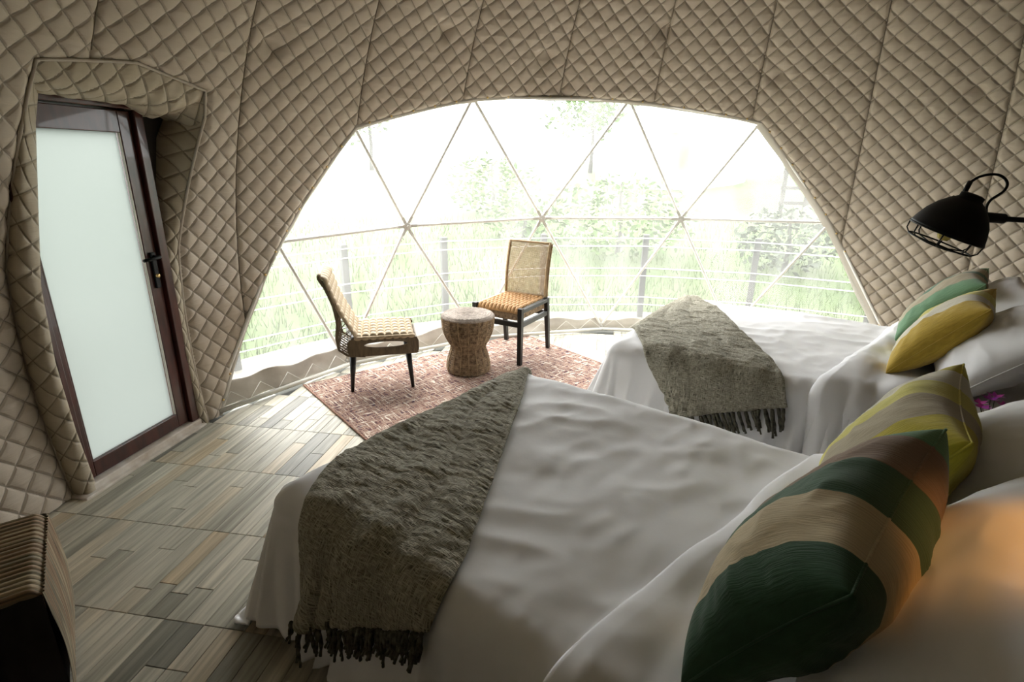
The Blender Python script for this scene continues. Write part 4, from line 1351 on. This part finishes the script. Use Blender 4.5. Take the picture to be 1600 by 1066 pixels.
# ------------------------------------------------------------------ right chair (black frame, cane back)
def cane_panel(t, name, fn, nu, nv, r, mt):
    mb = MB()
    for i in range(nu + 1):
        u = i / nu
        mb.tube([Vector(fn(u, v)) + Vector((.0015 * math.sin(v * nv * PI + i * PI), 0, 0)) for v in np.linspace(0, 1, 14)], r, 4)
    for j in range(nv + 1):
        v = j / nv
        mb.tube([Vector(fn(u, v)) for u in np.linspace(0, 1, 8)], r, 4)
    return mb.build(name, mt, t)
def right_chair():
    t = empty('chair', (.0, 4.50, .012), math.radians(-119.5), label='black framed chair with tan strap seat and tall cane back, right of the stool', cat='chair')
    hw, dx = .215, .245
    q = .019
    for s in (-1, 1):
        MB().taper((dx, s * hw, .475), (dx + .005, s * hw, 0), .027, .024, 4).build('leg', M['blackwood'], t, smooth=False)
        MB().taper((-dx + .03, s * hw, .47), (-dx - .03, s * (hw), 0), .027, .022, 4).build('leg', M['blackwood'], t, smooth=False)
        # side rails
        a = Vector((dx - .01, s * hw, .455)); b = Vector((-dx + .01, s * hw, .445))
        MB().box((a + b) / 2, ((a - b).length, .036, .030)).build('side_rail', M['greywood'], t, smooth=False, bevel=.003)
        MB().box((0, s * hw, .335), (2 * dx - .03, .026, .040)).build('stretcher', M['greywood'], t, smooth=False, bevel=.003)
    MB().box((dx - .005, 0, .335), (.026, 2 * hw - .02, .042)).build('stretcher', M['blackwood'], t, smooth=False, bevel=.003)
    MB().box((-dx + .01, 0, .335), (.026, 2 * hw - .02, .040)).build('stretcher', M['blackwood'], t, smooth=False, bevel=.003)
    def seat(u, v):
        x = -dx + .03 + (2 * dx - .02) * u; y = (-hw + .022) + 2 * (hw - .022) * v
        e = max(0, (u - .90) / .10)
        return (x, y, .463 - .035 * e * e + .004 * (1 - (2 * v - 1) ** 2)), (0, 0, 1)
    P = strap_grid(None, seat, 7, 11, .020)
    gridmesh('seat_pad', P[:, ::-1], M['tan_strap'], t, solid=.01)
    mb = MB()
    mb.box((dx - .012, 0, .405), (.014, 2 * hw - .05, .07)); mb.box((0, -hw + .02, .405), (2 * dx - .05, .012, .06)); mb.box((0, hw - .02, .405), (2 * dx - .05, .012, .06))
    mb.build('woven_apron', M['seagrass'], t, smooth=False)
    # back frame: leaning uprights with slight bow
    def bk(u, v):     # u across, v up
        y = -.195 + .39 * u; z = .47 + .455 * v
        x = -dx + .02 - .075 * v + .018 * math.sin(PI * v)
        return (x, y, z)
    for uu in (0, 1):
        MB().tube([bk(uu, v) for v in np.linspace(-.06, 1, 14)], .012, 8).build('back_post', M['rattan'], t)
    MB().tube([bk(u, 1) for u in np.linspace(-.02, 1.02, 8)], .009, 8).build('top_rail', M['rattan'], t)
    MB().tube([bk(u, 0.02) for u in np.linspace(0, 1, 8)], .009, 8).build('bottom_rail', M['rattan'], t)
    cane_panel(t, 'cane_back', lambda u, v: bk(.03 + .94 * u, .03 + .95 * v), 40, 52, .0026, M['rattan_light'])
    # wrapped back edges
    for uu in (-.035, 1.035):
        MB().tube([Vector(bk(uu, v)) + Vector((-.012, 0, 0)) for v in np.linspace(0, .99, 60)], .008, 6, rf=lambda v: .006 + .0025 * abs(math.sin(v * PI * 34))).build('wrapped_edge', M['rattan'], t)
    return t
right_chair()

# ------------------------------------------------------------------ outdoors
# deck round the dome
dk = empty('terrace', (CX, CY, 0), kind='structure')
def annulus(r0, r1, a0, a1, z, thick, n=60):
    vs = []; fs = []
    for k in range(n + 1):
        a = math.radians(a0 + (a1 - a0) * k / n)
        for r_, z_ in ((r0, z), (r1, z), (r1, z - thick), (r0, z - thick)):
            vs.append((r_ * math.cos(a), r_ * math.sin(a), z_))
    for k in range(n):
        for j in range(4):
            fs.append((4 * k + j, 4 * k + (j + 1) % 4, 4 * k + 4 + (j + 1) % 4, 4 * k + 4 + j))
    return MB().add(vs, fs)
annulus(3.5, 4.35, 20, 200, -.06, .12).build('deck_slab', M['deck'], dk, smooth=False)
# railing
rl_ = empty('railing', (CX, CY, -.06), label='dark post and white cable railing around the terrace outside', cat='railing')
azs = [160, 145.5, 130.7, 116.6, 101.5, 86.0, 70.2, 55, 40]
for a in azs:
    r_ = 4.15; a_ = math.radians(a)
    MB().box((r_ * math.cos(a_), r_ * math.sin(a_), .46), (.06, .06, .92), rz=a_).build('post', M['woodrail'], rl_, smooth=False)
for z in (.885, .80, .56, .475, .235, .15):
    pts = [(4.12 * math.cos(math.radians(a)), 4.12 * math.sin(math.radians(a)), z) for a in azs]
    MB().tube(pts, .005, 6).build('cable', M['wire'], rl_)

def ground_z(x, y):
    d = np.hypot(x - CX, y - CY)
    s = np.clip((d - 4.4) / 22, 0, 1)
    return -.30 + 1.5 * s ** 1.2 + .12 * noise2(x * .35, y * .35, 70) + .3 * np.clip((d - 24) / 40, 0, 1)
A_ = np.linspace(-10, 200, 150); R_ = np.concatenate([np.linspace(3.3, 12, 60), np.linspace(12.5, 90, 60)])
AA, RR = np.meshgrid(np.radians(A_), R_)
X = CX + RR * np.cos(AA); Y = CY + RR * np.sin(AA)
gridmesh('ground', np.stack([X, Y, ground_z(X, Y)], -1), M['grass'])
D.objects['ground']['kind'] = 'structure'
gr_ = np.random.RandomState(9)
nb = 16000
a = np.radians(gr_.uniform(35, 175, nb)); r_ = 4.5 + 9 * gr_.uniform(0, 1, nb) ** 1.3
x = CX + r_ * np.cos(a); y = CY + r_ * np.sin(a); z = ground_z(x, y)
h = gr_.uniform(.06, .22, nb); t_ = gr_.uniform(0, PI, nb); wd = .008
V = np.zeros((nb, 3, 3))
V[:, 0] = np.stack([x - wd * np.cos(t_), y - wd * np.sin(t_), z], -1)
V[:, 1] = np.stack([x + wd * np.cos(t_), y + wd * np.sin(t_), z], -1)
V[:, 2] = np.stack([x + gr_.uniform(-.06, .06, nb), y + gr_.uniform(-.06, .06, nb), z + h], -1)
me = D.meshes.new('meadow_grass'); me.from_pydata(V.reshape(-1, 3).tolist(), [], np.arange(nb * 3).reshape(-1, 3).tolist())
me.materials.append(M['blade']); o = D.objects.new('meadow_grass', me); COL.objects.link(o)
tag(o, 'tall green grass growing beyond the railing', 'grass', kind='stuff')

def foliage(mb, c, rx, rz, n, leaf, rnd):
    for _ in range(n):
        while True:
            p = Vector((rnd.uniform(-1, 1), rnd.uniform(-1, 1), rnd.uniform(-1, 1)))
            if .35 < p.length < 1: break
        p = Vector((p.x * rx, p.y * rx, p.z * rz)) + Vector(c)
        d = Vector((rnd.gauss(0, 1), rnd.gauss(0, 1), rnd.gauss(0, .6))).normalized(); s = d.cross(Vector((rnd.gauss(0, 1), rnd.gauss(0, 1), 1))).normalized()
        l = leaf * rnd.uniform(.6, 1.3)
        mb.add([p, p + d * l * .5 + s * l * .28, p + d * l, p + d * l * .5 - s * l * .28], [(0, 1, 2, 3)])
def plant(name, x, y, H, spread, label, cat, n=500, leaf=.12, mt='leaf', trunk=.05, group=None, seed=0, lean=0):
    rnd = random.Random(seed)
    z0 = float(ground_z(x, y))
    t = empty(name, (x, y, z0), label=label, cat=cat, group=group)
    top = Vector((lean, 0, H))
    MB().tube([Vector((0, 0, -.1)), top * .35 + Vector((.05, 0, 0)), top * .65, top * .9], trunk, 8, rf=lambda v: trunk * (1 - .6 * v)).build('trunk', M['bark'], t)
    mb = MB()
    if name == 'shrub':
        foliage(mb, (0, 0, H * .5), spread, H * .5, n, leaf, rnd)
    else:
        for k in range(5):
            c = top * rnd.uniform(.6, .95) + Vector((rnd.uniform(-1, 1) * spread * .6, rnd.uniform(-1, 1) * spread * .6, 0))
            foliage(mb, c, spread * .6, spread * .45, n // 5, leaf, rnd)
    f = mb.build('foliage', M[mt], t, smooth=False); f['kind'] = 'stuff'
    return t
plant('shrub', 2.0, 10.5, 1.5, 1.5, 'bright green bush beyond the railing, seen right of the cane chair back', 'bush', 1500, .13, seed=1)
plant('shrub', 4.6, 9.2, 1.1, .9, 'dark bush beyond the railing, seen above the farther throw', 'bush', 900, .12, 'leaf_dark', seed=2)
plant('shrub', 5.1, 7.4, .8, .45, 'small leafy bush close behind the railing, seen above the farther bed', 'bush', 350, .10, seed=3)
plant('shrub', 7.6, 8.6, 1.2, .9, 'green bush beyond the railing at the right end of the window', 'bush', 900, .13, seed=4)
plant('shrub', -.6, 15.5, 1.6, 1.3, 'pale bush on the slope seen through the upper left panes', 'bush', 900, .16, seed=5)
plant('shrub', .2, 11.6, .9, .9, 'low bush on the slope seen left of the cane chair back', 'bush', 700, .13, seed=6)
plant('tree', 10.6, 17.2, 5.2, 2.0, 'leaning grey tree seen through the rightmost upper pane', 'tree', 700, .2, 'leaf_dark', .38, seed=7, lean=1.2)
plant('tree', 3.6, 27, 3.9, 2.4, 'distant tree beyond the slope seen through the middle panes', 'tree', 900, .3, 'leaf', .1, seed=8)
plant('tree', -6.5, 26, 3.6, 2.4, 'distant tree beyond the slope seen through the left panes', 'tree', 900, .3, 'leaf', .1, seed=9)
# timber fence frame beside the leaning tree
fz = float(ground_z(8.2, 15.0))
fe = empty('timber_fence', (7.4, 15.5, fz), math.radians(-8), label='grey timber fence frame beside the leaning tree', cat='fence')
for i in range(7):
    MB().box((i * .62, 0, .95), (.09, .09, 1.9)).build('post', M['fence'], fe, smooth=False)
for z in (.35, .75, 1.15, 1.55, 1.85):
    MB().box((1.86, -.06, z), (3.9, .05, .09)).build('rail', M['fence'], fe, smooth=False)
# white dome tent in the distance
tz = float(ground_z(6.5, 24))
tn_ = empty('dome_tent', (6.5, 24, tz), label='distant white dome tent seen through the middle right panes', cat='tent')
MB().lathe([(3.0, -.2), (3.1, .6), (2.8, 1.6), (2.1, 2.5), (1.1, 3.05), (0, 3.25)], 14).build('canvas', M['tent'], tn_, smooth=False)
MB().box((-.6, -3.0, .9), (.9, .15, 1.8)).build('door_panel', M['deck'], tn_, smooth=False)
